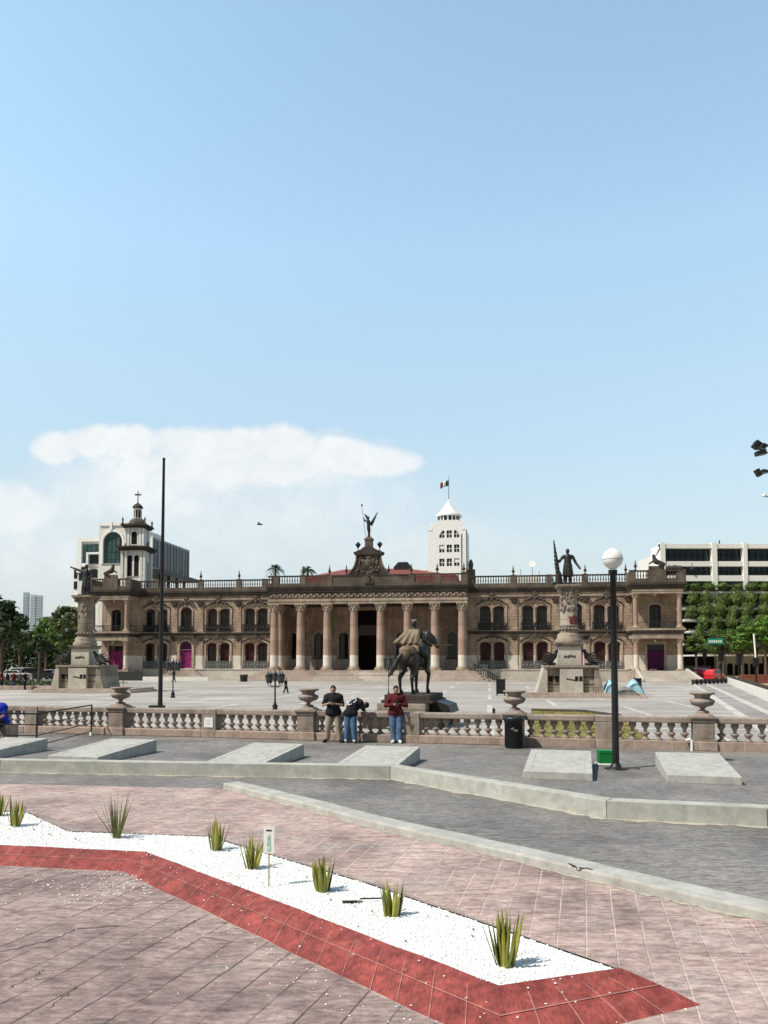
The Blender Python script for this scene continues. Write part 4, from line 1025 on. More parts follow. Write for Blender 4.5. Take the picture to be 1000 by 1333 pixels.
# ------------------------------------------------------------------ column monuments in the plaza
def monument(cx, d, label, red=False, k=1.0, coarse=False):
    base = Vector(((cx-500)/F*d, d, 0)); e = empty('column_monument', base, -AP, label, 'monument', 'column monuments in the plaza')
    def B(mb, n, m, par=e, **kw): return mb.build(n, M[m], par, **kw)
    B(MB().box(-3.9,5.1,-1.9,3,0,.18).box(-3.6,4.8,-1.6,3,.18,.34), 'stepped_base', 'step')
    def N_(m): m.v = [(x*.80,y,z) for x,y,z in m.v]; return m
    B(N_(MB().prism([(-2.75,.34),(2.55,.34),(2.3,2.12),(-2.2,2.12)], -.9, 2.2)), 'lower_base', 'mon')
    mb = MB()
    for z in (.9,1.4): mb.box(-2.7+.1,2.5-.1,-.93,-.90,z,z+.06)
    B(N_(mb), 'moulding', 'dark_stone')
    B(N_(MB().box(-.95,1.05,-1.25,1.6,.34,2.05)), 'centre_block', 'mon_white')
    B(N_(MB().prism([(-2.95,.34),(-2.05,.34),(-2.05,2.1),(-2.35,2.1)], -1.2, 1.8)), 'buttress', 'mon_white')
    B(N_(MB().prism([(2.05,.34),(2.9,.34),(2.4,2.1),(2.05,2.1)], -1.2, 1.8)), 'buttress', 'mon')
    mb = MB()
    for x in (-1.9,-1.35): mb.box(x,x+.36,-.945,-.80,1.1,1.5)
    for x in (.35,.72): mb.box(x-.0,x+.28,-1.265,-1.1,1.15,1.5)
    B(N_(mb), 'vent', 'dark')
    B(N_(MB().box(-2.35,2.45,-1.3,2.1,2.12,2.28)), 'ledge', 'mon')
    B(MB().box(-.80,.80,-.80,.80,2.28,3.62), 'pedestal', 'mon_white', bevel=.02)
    mb = MB(); q = random.Random(4)
    for i in range(6): x = -.42+i*.14; mb.box(x,x+.10,-.815,-.798,2.78+.08*q.random(),2.95+.12*q.random())
    B(mb, 'inscription', 'dark')
    mb = MB()
    for i in range(5): x = -.3+i*.12; mb.box(x,x+.09,-1.262,-1.248,1.25-.05*i*.4,1.36-.05*i*.4)
    B(mb, 'inscription', 'dark')
    B(MB().box(-.92,.92,-.92,.92,3.62,3.80).box(-1.0,1.0,-1.0,1.0,3.80,3.92), 'pedestal_cap', 'mon_col')
    B(MB().lathe([(.95,3.92),(.98,4.1),(.86,4.25),(.80,4.3),(.84,4.45),(.76,4.55),(.68,4.62)], 24), 'column_base', 'mon')
    if coarse: pr = [(.66,4.62)]+[(.60 if i % 2 else .63, 4.7+i*.135) for i in range(20)]+[(.62,7.4)]
    else: pr = [(.66,4.62),(.64,5.1),(.68,5.14),(.68,5.2),(.63,5.24),(.60,7.4)]
    sh = B(MB().lathe(pr, 24), 'column_shaft', 'mon_col' if coarse else 'mon')
    mb = MB(); q = random.Random(9)
    for i in range(16):
        a = 6.283*i/16; mb.ball((.66*math.cos(a),.66*math.sin(a),4.9),(.14,.14,.12),8,6)
    for i in range(40 if not coarse else 10):
        a = q.uniform(3.6,5.9); z = q.uniform(6.2,7.9); mb.ball((.60*math.cos(a),.60*math.sin(a),z),(.13,.13,.16),8,6)
    B(mb, 'carved_relief', 'mon_col', sh)
    if red:
        mb = MB(); q = random.Random(2)
        for i in range(26):
            a = q.uniform(4.75,5.75); z = q.gauss(5.5,.22); mb.ball((.635*math.cos(a),.635*math.sin(a),z),(.10,.035,.10),8,6, None, Matrix.Rotation(a+math.pi/2,3,'Z'))
        mb.build('red_paint_splash', simple('red_paint_splash', (.17,.04,.035), .85, .5, 5), sh)
    cp = MB().lathe([(.62,7.4),(.66,7.5),(.62,7.6),(.70,7.85)], 20)
    for i in range(4):
        a = math.pi/4+i*math.pi/2; cp.ball((.78*math.cos(a),.78*math.sin(a),7.72),(.20,.20,.2),10,8)
    B(cp.box(-.78,.78,-.78,.78,7.86,7.98).box(-.86,.86,-.86,.86,7.98,8.14), 'capital', 'mon_col')
    return base, e
mr, _ = monument(740.5, 56, 'tall stone column monument right of centre with red paint splashed low on its shaft', True)
ml, _ = monument(111, 65, 'tall weathered stone column monument at the left in front of the corner pavilion', False, 1, True)
M['bz'] = M['bronze']
def statue(name, base, z, label, kind):
    e = empty(name, base+Vector((0,0,z)), -AP, label, 'statue')
    MB().box(-.5,.5,-.5,.5,0,.10).build('base', M['bronze'], e)
    mb = MB()
    for sx in (-1,1): mb.caps((sx*.16,0-.05*sx,.1),.11,(sx*.15,-.06*sx,.75),.14).caps((sx*.15,-.06*sx,.75),.14,(sx*.13,0,1.35),.19).caps((sx*.16,-.03,.14),.09,(sx*.2,-.32,.13),.07)
    mb.caps((0,0,1.3),.27,(0,.0,1.75),.27).caps((0,0,1.75),.27,(0,0,2.05),.25).caps((-.27,0,2.1),.14,(.27,0,2.1),.14).caps((0,0,2.1),.12,(0,-.02,2.35),.10)
    mb.ball((0,-.03,2.5),(.145,.17,.19)); mb.ball((0,-.18,2.48),(.035,.04,.05))
    for k in range(9):                                  # frock coat skirt
        a = 6.283*k/9; mb.caps((.2*math.cos(a),.17*math.sin(a),1.5),.12,(.32*math.cos(a),.27*math.sin(a),.70),.10)
    if kind == 'flag':
        mb.caps((-.36,0,2.08),.12,(-.6,-.1,1.72),.10).caps((-.6,-.1,1.72),.10,(-.82,-.15,1.85),.08).ball((-.86,-.15,1.87),.09)
        mb.caps((.36,0,2.08),.12,(.58,-.02,1.62),.10).caps((.58,-.02,1.62),.10,(.80,-.2,1.25),.08).ball((.84,-.22,1.2),(.09,.1,.1))
    else:
        mb.caps((-.36,0,2.08),.13,(-.85,-.05,2.25),.10).caps((-.85,-.05,2.25),.10,(-1.3,-.1,2.42),.07).ball((-1.38,-.1,2.45),(.12,.06,.07))
        mb.caps((.36,0,2.08),.13,(.55,.0,1.7),.11).caps((.55,0,1.7),.11,(.4,-.3,1.55),.08)
        for k in range(6): mb.caps((-.2+.08*k,.2,2.0),.12,(-.55+.12*k,.35,.35),.12)
    blobobj(mb, .035, 'figure', M['bronze'], e)
    if kind == 'flag':
        MB().tube([(-.62,-.1,.1),(-.98,-.15,3.3)], .035, 8).build('flag_staff', M['bronze'], e)
        f = MB()
        for k in range(9):
            t = k/8; f.caps((-.72-.26*t,-.15,.7+2.3*t),.20-.12*abs(t-.35)-.06*t,(-.70-.27*t,-.10,.95+2.3*t),.16-.10*t,10)
        f.caps((-.62,-.1,.15),.26,(-.68,-.1,.8),.22)
        blobobj(f, .045, 'furled_flag', M['bronze'], e)
        f = MB().caps((-1.0,0,.15),.12,(-.5,-.2,.15),.14).ball((-.75,-.1,.2),(.3,.2,.14)); blobobj(f, .04, 'trophy', M['bronze'], e)
    return e
statue('standing_statue', mr, 8.14, 'bronze statue of a coated man holding a furled flag on top of the right column', 'flag')
statue('standing_statue', ml, 8.14, 'dark bronze statue with one arm stretched out on top of the left column', 'arm')
def eagle(base, off, flip, label):
    p = base+EP*off[0]+NP*off[1]; e = empty('bronze_eagle', p+Vector((0,0,2.28)), -AP, label, 'sculpture', 'bronze eagles on the monument bases')
    mb = MB().ball((0,0,.10),(.35,.25,.12)).caps((-.2*flip,0,.2),.14,(.15*flip,0,.65),.22).caps((.15*flip,0,.65),.22,(.3*flip,-.1,.95),.12).ball((.36*flip,-.14,1.05),(.15,.12,.13)).caps((.45*flip,-.16,1.03),.06,(.56*flip,-.18,.95),.02).caps((-.25*flip,0,.2),.14,(-.6*flip,.05,.05),.08)
    for sy in (-1,1):
        for i in range(5): t = i/4; mb.caps((.1*flip,.15*sy,.75-.1*i),.08,((-.35-.5*t)*flip,(.28+.05*i)*sy,.95-.78*t),.05)
    blobobj(mb, .04, 'figure', M['bronze'], e)
eagle(mr, (-1.25,-.4), 1, 'bronze eagle on the left side of the right column monument'); eagle(mr, (1.40,-.4), -1, 'bronze eagle on the right side of the right column monument')
eagle(ml, (-1.5,-.4), 1, 'bronze eagle on the left side of the left column monument'); eagle(ml, (1.5,-.4), -1, 'bronze eagle on the right side of the left column monument')
# clutter around the monuments
def panel(px0,px1,v0,v1,d,name,label,mat,cat):
    a = at(px0,v1,d); b = at(px1,v0,d); e = empty(name,(a.x,d,0),-AP,label,cat); w = b.x-a.x
    MB().box(0,w,0,.06,.12,b.z).build('sheet', M[mat], e)
    mb = MB()
    for x in (0,w): mb.box(x-.05,x+.05,-.06,.12,0,b.z+.08)
    mb.box(0,w,-.03,.09,b.z,b.z+.06); mb.build('frame', M['steel'], e); return e
panel(647,657,885,906,58,'black_gate','small black metal gate panel left of the right column monument','black','gate')
panel(826,834,884,905,57,'black_gate','narrow black metal panel right of the tarpaulins','black','gate')
def tent(px,v,d,w,h,mat,label):
    b = gp(px,v); b = Vector(((px-500)/F*d,d,0)); mb = MB(); q = random.Random(px)
    N = 9; vs = []; fs = []
    for j in range(N):
        for i in range(N):
            x = (i/(N-1)-.5)*2; y = (j/(N-1)-.5)*2; z = h*max(0,(1-abs(x)**1.7))*(.75+.25*(1-y*y))
            vs.append((x*w+q.uniform(-.06,.06), y*.8, z+q.uniform(-.08,.08) if abs(x) < .95 else 0))
    for j in range(N-1):
        for i in range(N-1): fs.append((j*N+i,j*N+i+1,(j+1)*N+i+1,(j+1)*N+i))
    mb.add(vs, fs, True); mb.add([vs[i] for i in range(N)]+[(vs[0][0],-.8,0)], [tuple(range(N))])
    e = empty('camp_tent', b, -AP, label, 'tent'); mb.build('cover', M[mat], e)
    MB().tube([(-w,-.82,0),(-w*.5,-.84,h*.62),(0,-.84,h*.78),(w*.5,-.84,h*.62),(w,-.82,0)], .025, 6).build('pole', M['steel'], e); return e
tent(793,905,55.0,.55,1.25,'tarp','pale blue tarpaulin shelter left of the lamp post behind the monument')
tent(824,905,56.2,.70,1.30,'tarp','pale blue dome tent with a dark opening, rightmost of the shelters')
tent(812,907,54.6,1.1,.75,'tarp_grey','low grey tarpaulin heap between the blue shelters')
# ------------------------------------------------------------------ equestrian statue
D = 30.0; hb = Vector((42.5/F*D, D, 0)); tz = at(540,903,D).z
e = empty('equestrian_pedestal', hb, -AB, 'low stepped stone plinth carrying the bronze rider', 'plinth')
MB().box(-1.75,1.15,-1.6,1.9,0,.55).build('lower_block', M['dark_stone'], e, bevel=.03)
MB().box(-1.25,.62,-1.35,1.6,.55,tz-.32).build('middle_block', M['mon'], e, bevel=.03)
MB().box(-1.1,.85,-1.3,1.7,tz-.32,tz-.2).box(-1.0,.75,-1.2,1.6,tz-.2,tz).build('top_slab', M['dark_stone'], e, bevel=.02)
MB().prism([(.66,.551),(1.45,.551),(1.35,.85),(.9,1.0),(.66,1.02)], -.6, 1.3).build('bronze_wreath', M['bronze'], e)
S = 1.17; HD = R(64)
eq = empty('equestrian_statue', hb+Vector((-.10,.05,tz)), HD, 'bronze horse and cloaked rider seen from behind, with a sword held out to the right', 'statue')
hm = MB()
def HC(p1,r1,p2,r2): hm.caps([x*S for x in p1],r1*S,[x*S for x in p2],r2*S)
def HB(c,r): hm.ball([x*S for x in c],[x*S for x in r],14,10)
HB((-.48,0,1.22),(.34,.28,.33)); HB((.0,0,1.17),(.52,.26,.28)); HB((.48,0,1.22),(.33,.27,.36)); HC((-.3,0,1.3),.22,(.4,0,1.32),.2)
HC((.55,0,1.32),.25,(.86,-.02,1.72),.17); HC((.86,-.02,1.72),.17,(.98,-.06,1.98),.13)
# head turned to the right
HC((.98,-.08,2.0),.14,(1.02,-.26,1.84),.125); HC((1.02,-.26,1.84),.12,(1.03,-.40,1.62),.078); HB((1.03,-.42,1.60),(.085,.085,.08)); HC((.98,-.12,1.92),.12,(.95,-.18,1.75),.10)
for sy in (-.0,-.12): HC((.96,-.03+sy,2.08),.04,(.97,-.02+sy,2.21),.012)
for k in range(8): t = k/7; HC((.55+.36*t,.02,1.56+.5*t),.06,(.48+.36*t,.05,1.5+.46*t),.05)
# legs: hind pair then fore pair
for (sy, fx) in ((.17,-.08),(-.17,.12)):
    HC((-.55,sy,1.1),.20,(-.46+fx*.6,sy,.78),.125); HC((-.46+fx*.6,sy,.78),.115,(-.70+fx,sy,.52),.07); HC((-.70+fx,sy,.52),.062,(-.64+fx,sy,.16),.045); HC((-.64+fx,sy,.16),.05,(-.58+fx,sy,.06),.06); hm.lathe([(.085*S,0),(.065*S,.11*S)],12,((-.56+fx)*S,sy*S,0))
HC((.50,.15,1.05),.15,(.52,.15,.62),.075); HC((.52,.15,.62),.07,(.52,.15,.15),.045); HC((.52,.15,.15),.05,(.56,.15,.06),.06); hm.lathe([(.085*S,0),(.065*S,.11*S)],12,(.57*S,.15*S,0))
HC((.52,-.15,1.05),.15,(.74,-.22,.66),.078); HC((.74,-.22,.66),.07,(.66,-.20,.17),.046); HC((.66,-.20,.17),.05,(.70,-.21,.06),.06); hm.lathe([(.085*S,0),(.065*S,.11*S)],12,(.71*S,-.21*S,0))
# tail blown to the left
HC((-.78,.04,1.36),.065,(-.90,.14,1.18),.085); HC((-.90,.14,1.18),.085,(-.97,.28,.88),.085); HC((-.97,.28,.88),.08,(-1.0,.46,.58),.035); HC((-.94,.24,.95),.06,(-1.03,.34,.62),.025)
blobobj(hm, .028, 'horse', M['bronze_h'] if 'bronze_h' in M else M['bronze'], eq)
rm = MB()
def RC(p1,r1,p2,r2): rm.caps([x*S for x in p1],r1*S,[x*S for x in p2],r2*S)
RC((-.05,0,1.50),.20,(-.02,0,1.8),.19); RC((-.02,0,1.8),.19,(.0,0,2.02),.17); RC((0,-.2,2.05),.1,(0,.2,2.05),.1); RC((0,0,2.1),.08,(.01,0,2.22),.075)
rm.ball((.02*S,0,2.34*S),(.115*S,.10*S,.135*S))
for sy in (-1,1): RC((0,.15*sy,1.48),.13,(.28,.36*sy,1.22),.10); RC((.28,.36*sy,1.22),.09,(.12,.38*sy,.80),.065); RC((.12,.38*sy,.80),.06,(.30,.40*sy,.76),.05)
RC((0,-.24,2.02),.09,(-.02,-.40,1.76),.075); RC((-.02,-.40,1.76),.075,(.22,-.48,1.62),.055); rm.ball((.26*S,-.50*S,1.61*S),.065*S)
RC((0,.24,2.02),.09,(.1,.36,1.74),.075); RC((.1,.36,1.74),.07,(.36,.18,1.66),.055)
blobobj(rm, .026, 'rider', M['bronze'], eq)
cm_ = MB()                                             # cape and long coat over the crupper
for k in range(15):
    t = k/14; y = -.30+.95*t; fl = max(0,t-.5)*1.5
    cm_.caps((-.10*S,(-.20+.40*t)*S,2.08*S),.075*S,((-.30-.05*math.sin(k*1.7))*S,y*.95*S,(1.66+.03*math.sin(k*2.1)+.16*fl*.4)*S),.05*S,8)
blobobj(cm_, .026, 'cape', M['bronze_tan'], eq, smooth=1)
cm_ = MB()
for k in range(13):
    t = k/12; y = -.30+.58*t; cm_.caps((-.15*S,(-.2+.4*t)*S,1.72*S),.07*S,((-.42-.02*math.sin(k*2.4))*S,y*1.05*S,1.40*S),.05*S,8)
cm_.ball((-.52*S,0,1.43*S),(.33*S,.29*S,.17*S)); cm_.ball((-.70*S,0.02*S,1.28*S),(.17*S,.2*S,.2*S))  # coat widened over the rump to carry the painted sunlit tan
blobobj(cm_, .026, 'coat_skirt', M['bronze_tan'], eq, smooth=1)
sw0 = Vector((.26*S,-.50*S,1.61*S)); rot = Matrix.Rotation(-HD,3,'Z'); sdir = rot @ Vector((1,.05,.02))
MB().tube([sw0-sdir*.1, sw0+sdir*.85], [.022,.010], 6).build('sword', M['bronze_tan'], eq)
MB().ball((.03*S,0,2.43*S),(.10*S,.10*S,.05*S)).build('hair', M['mon'], eq)
# ------------------------------------------------------------------ ornate lamps
def ornate(px, v, top_v, label, n=5, k=1.0):
    b = gp(px, v); d = b.y; ht = at(px, top_v, d).z
    e = empty('ornate_lamp_post', b, R(12), label, 'lamp post', 'ornate black lamp posts in the plaza')
    hz = ht*.66
    MB().lathe([(.17*k,0),(.18*k,.1),(.12*k,.16),(.15*k,.30),(.08*k,.42),(.045*k,.55),(.04*k,hz)], 12).build('post', M['black'], e)
    W = .44*k
    arms = MB(); 
    for i in range(n-1):
        a = 2*math.pi*i/(n-1)+.5; c, s = math.cos(a), math.sin(a)
        arms.tube([(0,0,hz*.90),(c*W*.5,s*W*.5,hz*.84),(c*W,s*W,hz*.92),(c*W,s*W,hz*.97)], .020*k, 6)
    arms.build('arms', M['black'], e)
    lan = [(W*math.cos(2*math.pi*i/(n-1)+.5), W*math.sin(2*math.pi*i/(n-1)+.5), hz*.96) for i in range(n-1)]+[(0,0,hz)]
    lh = ht-hz
    for i, (x,y,z) in enumerate(lan):
        q = lh*.78
        l = MB().lathe([(.04*k,0),(.06*k,.03*k),(.05*k,.06*k)], 6, (x,y,z)).lathe([(.15*k,q*.62),(.165*k,q*.66),(.09*k,q*.82),(.03*k,q*.88),(.035*k,q*.94),(.01*k,q*1.1)], 6, (x,y,z)).build('lantern', M['black'], e)
        MB().lathe([(.075*k,.06*k),(.145*k,q*.62)], 6, (x,y,z)).build('lantern_glass', simple('smoky_lantern_glass', (.09,.09,.09), .2, .3, 4) if 'lg' not in M else M['lg'], l)
        if 'lg' not in M: M['lg'] = bpy.data.materials['smoky_lantern_glass']
        mb = MB()
        for j in range(6): a = 6.283*j/6; mb.tube([(x+.077*k*math.cos(a),y+.077*k*math.sin(a),z+.06*k),(x+.148*k*math.cos(a),y+.148*k*math.sin(a),z+q*.62)], .010*k, 4)
        mb.build('lantern_bars', M['black'], l)
ornate(358, 927, 868.5, 'ornate five-lantern black lamp post left of the man in black', 5, .95)
ornate(225, 908.5, 854, 'ornate black lamp post between the flagpole and the purple door', 5, .95)
ornate(506, 909, 847, 'ornate black lamp post behind the man in maroon', 4, .62)
for (px, v, w, h, lab) in ((317.5,887.5,.45,.85,'small black bin standing by the portico steps, nearer the portico'),(301.5,884,.38,.65,'small dark bin at the foot of palace wall, left of the other bin')):
    b = gp(px,v); o = empty('plaza_bin', b, 0, lab, 'trash bin')
    MB().lathe([(w,0),(w*1.15,h*.9),(w*1.3,h)], 12).build('body', M['black'], o); MB().lathe([(w*1.3,h),(w*1.2,h*1.1),(w*.9,h*1.05)], 12).build('rim', M['steel'], o)
b = gp(643,931.5); o = MB().lathe([(.07,0),(.07,.30),(.05,.34)], 10).build('small_bollard', M['black'], None, (b.x,b.y,0)); tag(o, 'small black bollard just behind the balustrade, left of the trash bin', 'bollard')
# picket barrier on the right of portico steps
mb = MB(); q0 = pw(PR+1.6,FR-1.2,0); q1 = pw(ps(648,-14),-16,0); L = (q1-q0).length
e = empty('picket_barrier', q0, math.atan2((q1-q0).y,(q1-q0).x), 'leaning picket barrier running down beside the portico steps', 'barrier')
for i in range(15): x = L*i/14; z = 1.5*(1-i/14); mb.box(x-.14,x+.14,-.03,.03,z*.9,z+.9)
mb.build('pickets', M['black'], e); MB().tube([(0,.05,2.2),(L,.05,.75)], .06, 6).build('rail', M['steel'], e)
# ------------------------------------------------------------------ people
def human(name, loc, rz, label, J, heavy, shirt, trousers, shoes, long_sleeves=False, hair='hair', extra=None, sc_=1.0, vox=.014, hands=True):
    e = empty(name, loc, rz, label, 'person'); e.scale = (sc_,)*3
    h = heavy
    b = MB(); sh = MB(); tr = MB(); so = MB(); hr = MB(); fin = MB()
    def lerp(a, c, t): return tuple(a[i]+(c[i]-a[i])*t for i in range(3))
    pel, wai, che, nec, hed = J['pelvis'], J['waist'], J['chest'], J['neck'], J['head']
    for g_, ad in ((b,0),(sh,.018)):
        g_.caps(pel,.140*h+ad,wai,.150*h+ad); g_.caps(wai,.150*h+ad,che,.150*h+ad)
        g_.caps(lerp(che,J['shL'],.62),.115*h+ad,lerp(che,J['shR'],.62),.115*h+ad); g_.caps(J['shL'],.068*h+ad,J['shR'],.068*h+ad); g_.caps(che,.12*h+ad,lerp(che,nec,.85),.07+ad)
    for s_ in 'LR':
        b.caps(J['sh'+s_],.058,J['el'+s_],.045); b.caps(J['el'+s_],.043,J['ha'+s_],.028)
        sh.caps(J['sh'+s_],.076*h**.5,lerp(J['sh'+s_],J['el'+s_],.8 if not long_sleeves else 1),.068)
        if long_sleeves: sh.caps(J['el'+s_],.064,lerp(J['el'+s_],J['ha'+s_],.85),.046)
        b.caps(J['hip'+s_],.088,J['kn'+s_],.058); b.caps(J['kn'+s_],.056,J['an'+s_],.036); b.caps(J['an'+s_],.038,J['to'+s_],.032)
        tr.caps(J['hip'+s_],.112*h**.6,J['kn'+s_],.098); tr.caps(J['kn'+s_],.097,lerp(J['kn'+s_],J['an'+s_],.93),.088)
        so.caps(J['an'+s_],.050,J['to'+s_],.048); so.caps(lerp(J['an'+s_],J['to'+s_],-.35),.05,J['an'+s_],.05)
        hp = Vector(J['ha'+s_]); fd = (hp-Vector(J['el'+s_])).normalized(); up = Vector((0,0,1)); sd = fd.cross(up).normalized() if abs(fd.z) < .95 else Vector((1,0,0)); pn = sd.cross(fd)
        b.caps(hp,.028,hp+fd*.06,.034)
        for j, (off, ln) in enumerate(((-.027,.062),(-.009,.074),(.009,.07),(.027,.055))):
            a0 = hp+fd*.085+sd*off; a1 = a0+fd*ln*.5-pn*.012; a2 = a1+fd*ln*.35-pn*.03
            fin.tube([a0-fd*.03,a0,a1,a2],[.0095,.0095,.0085,.006],6)
        a0 = hp+fd*.03+sd*(.03 if s_ == 'L' else -.03); fin.tube([a0,a0+fd*.035+sd*(.02 if s_ == 'L' else -.02),a0+fd*.065-pn*.015],[.011,.010,.007],6)
    low = lerp(lerp(J['hipL'],J['hipR'],.5),pel,.9); sh.caps(lerp(low,J['hipL'],.85),.138*h,lerp(low,J['hipR'],.85),.138*h)
    tr.caps(pel,.130*h,lerp(pel,wai,.2),.128*h); tr.caps(J['hipL'],.105*h,J['hipR'],.105*h)
    b.caps(che,.10,nec,.055); b.caps(nec,.055,hed,.06)
    hv = Vector(hed); face = Vector(J['face']).normalized(); upv = (hv-Vector(nec)).normalized(); sv = face.cross(upv).normalized(); fv = upv.cross(sv).normalized()
    rm_ = Matrix((sv, fv, upv)).transposed()
    b.ball(hv,(.082,.100,.118),16,12,None,rm_); b.ball(hv+fv*.035-upv*.06,(.052,.055,.055),12,8,None,rm_)
    b.caps(hv+fv*.088+upv*.0,.013,hv+fv*.105-upv*.03,.017,8); b.ball(hv+fv*.078-upv*.062,(.026,.014,.012),8,6,None,rm_)
    for sg in (-1,1): b.ball(hv+sv*(sg*.079)-upv*.01,(.014,.022,.032),8,6,None,rm_)
    hr.ball(hv-fv*.02+upv*.034,(.090,.101,.102),16,12,None,rm_)
    blobobj(b, vox, 'body', M['skin'], e, extra=fin if hands else None)
    blobobj(sh, vox*1.15, 'shirt', M[shirt], e, smooth=3); blobobj(tr, vox*1.15, 'trousers', M[trousers], e, smooth=3)
    for sgn in (0,): blobobj(so, vox, 'shoes', M[shoes], e)
    blobobj(hr, vox, 'hair', M[hair], e)
    ey = MB()
    for sg in (-1,1): ey.ball(hv+fv*.086+sv*(sg*.032)+upv*.012,.010,8,6)
    ey.build('eyes', M['black'], e)
    return e
def stand(lean=0.0, phone=True, spread=.12, cross=0):
    J = dict(pelvis=(0,0,.95),waist=(0,.0,1.10),chest=(0,0,1.32),neck=(0,-.03,1.50),head=(0,-.075,1.625),face=(0,-1,-.55),
      hipL=(.10,0,.92),hipR=(-.10,0,.92),knL=(spread,-.02,.50),knR=(-spread,-.02,.50),anL=(spread+.02,.02,.08),anR=(-spread-.02,.02,.08),toL=(spread+.06,-.16,.05),toR=(-spread-.06,-.16,.05),
      shL=(.21,.0,1.39),shR=(-.21,0,1.39),elL=(.315,-.07,1.14),elR=(-.315,-.07,1.14),haL=(.085,-.27,1.20),haR=(-.09,-.26,1.22))
    return J
p = gp(434,966.5)
J = stand(spread=.16); J.update(knL=(.15,-.05,.50),anL=(.21,-.02,.08),toL=(.29,-.19,.05),anR=(-.20,.03,.08),toR=(-.27,-.15,.05))
e = human('person', p, R(-4), 'heavyset man in a black T-shirt and khaki trousers looking down at a phone', J, 1.28, 'cloth_black', 'cloth_khaki', 'shoe_black')
MB().box(-.04,.04,-.36,-.35,1.21,1.35).build('phone', M['black'], e)
J = stand(); J.update(pelvis=(0,.0,.95),waist=(-.01,.02,1.10),anL=(.10,-.16,.08),toL=(.13,-.33,.05),anR=(-.06,-.10,.08),toR=(-.12,-.26,.05),knL=(.11,-.10,.50),knR=(-.09,-.07,.50),face=(.1,-1,-.35),haL=(.03,-.30,1.20),haR=(-.06,-.27,1.18))
p = gp(515.5,967.5)
e = human('person', p+Vector((0,.1,0)), R(2), 'man in a maroon shirt, blue jeans and white shoes leaning against the balustrade', J, 1.20, 'cloth_maroon', 'denim', 'shoe_white', True)
MB().box(-.03,.05,-.385,-.375,1.19,1.32).build('phone', M['black'], e)
# the man bending over the rail: local +x is to the right, away from the camera is +y
J = dict(pelvis=(0,0,.93),waist=(.04,.06,1.06),chest=(.18,.16,1.20),neck=(.33,.22,1.24),head=(.43,.25,1.16),face=(.55,.3,-.8),
  hipL=(-.09,.0,.91),hipR=(.09,-.02,.91),knL=(-.10,.0,.50),knR=(.10,-.04,.50),anL=(-.12,.06,.08),anR=(.14,-.02,.08),toL=(-.06,.20,.05),toR=(.20,.12,.05),
  shL=(.17,.33,1.20),shR=(.30,.02,1.22),elL=(.36,.46,1.03),elR=(.42,.04,.98),haL=(.46,.42,.86),haR=(.50,.20,.88))
p = gp(456.5,967.5)
e = human('person', p+Vector((0,-.05,0)), 0, 'man in a dark navy jersey with white lettering and jeans bending over the balustrade', J, 1.12, 'navy', 'denim', 'shoe_white')
# white numerals stretched across his back
def stroke(mb, pts, r=.020): mb.tube(pts, r, 6)
o_ = Vector((.02,-.105,1.20)); ax = Vector((.125,.015,.080)); ay = Vector((-.055,.06,.125))
def g2(u, v): return o_+ax*u+ay*v
nm = MB()
stroke(nm, [g2(-.45,1.1),g2(-.55,.05),g2(.15,-.05)], .018); stroke(nm, [g2(1.5,1.2),g2(.75,1.1),g2(.65,.62),g2(1.3,.66),g2(1.3,.05),g2(.55,-.05)], .018)
nm.build('jersey_numerals', M['white'], e)
# seated figure in blue at the left edge
J = dict(pelvis=(0,.0,.60),waist=(.02,-.02,.74),chest=(-.04,-.08,.98),neck=(-.12,-.12,1.13),head=(-.2,-.17,1.22),face=(-.6,-1,-.3),
  hipL=(.12,0,.58),hipR=(-.12,0,.58),knL=(.18,-.42,.56),knR=(-.18,-.42,.56),anL=(.18,-.40,.09),anR=(-.18,-.40,.09),toL=(.2,-.56,.05),toR=(-.2,-.56,.05),
  shL=(.17,-.06,1.05),shR=(-.26,-.08,1.05),elL=(.26,-.20,.80),elR=(-.36,-.2,.80),haL=(.12,-.42,.68),haR=(-.2,-.42,.68))
p = Vector(((3-500)/F*24.3, 24.3, 0))
e = human('person', p, R(-10), 'person in a bright blue shirt seated by the handrail, cut off by the left edge', J, 1.5, 'cloth_blue', 'cloth_black', 'shoe_black')
bx = MB().box(-.5,.4,-.22,.35,0,.50).build('stone_block', M['bal_base'], None, p, R(-10), bevel=.02); tag(bx, 'stone block under the seated person in blue', 'block')
# walking figures far off
def walker(px, v, d, hgt, rz, label, shirt, trousers, ph=1):
    J = stand(); J.update(face=(0,-1,-.1),head=(0,-.05,1.64),anL=(.1,-.22*ph,.08),toL=(.1,-.38*ph,.06),knL=(.1,-.16*ph,.5),anR=(-.1,.25*ph,.10),toR=(-.1,.10*ph,.06),knR=(-.1,.02,.5),haL=(.28,.1,.85),haR=(-.28,-.15,.86),elL=(.28,.08,1.12),elR=(-.28,.05,1.12))
    b = Vector(((px-500)/F*d, d, 0))
    return human('person', b, rz, label, J, 1.1, shirt, trousers, 'shoe_black', False, sc_=hgt/1.75, vox=.03, hands=False)
walker(372.5, 904, 62, 1.22, R(70), 'small dark figure walking across the plaza just right of the five-lantern lamp', 'cloth_black', 'cloth_black')
crowd = [(3,72,1.7,'cloth_maroon','cloth_black','figure in red at the far left edge of the plaza'),(11,75,1.6,'cloth_black','cloth_grey','figure in black with grey trousers in the far left group'),(19,72,1.65,'cloth_maroon','denim','figure in a red top and jeans in the far left group'),(27,74,1.6,'cloth_grey','cloth_black','figure in a grey top in the far left group'),(34,70,1.7,'cloth_black','cloth_black','figure all in black, rightmost of the far left group'),(227,99,1.6,'cloth_black','cloth_grey','figure standing near the purple door beside the lamp post')]
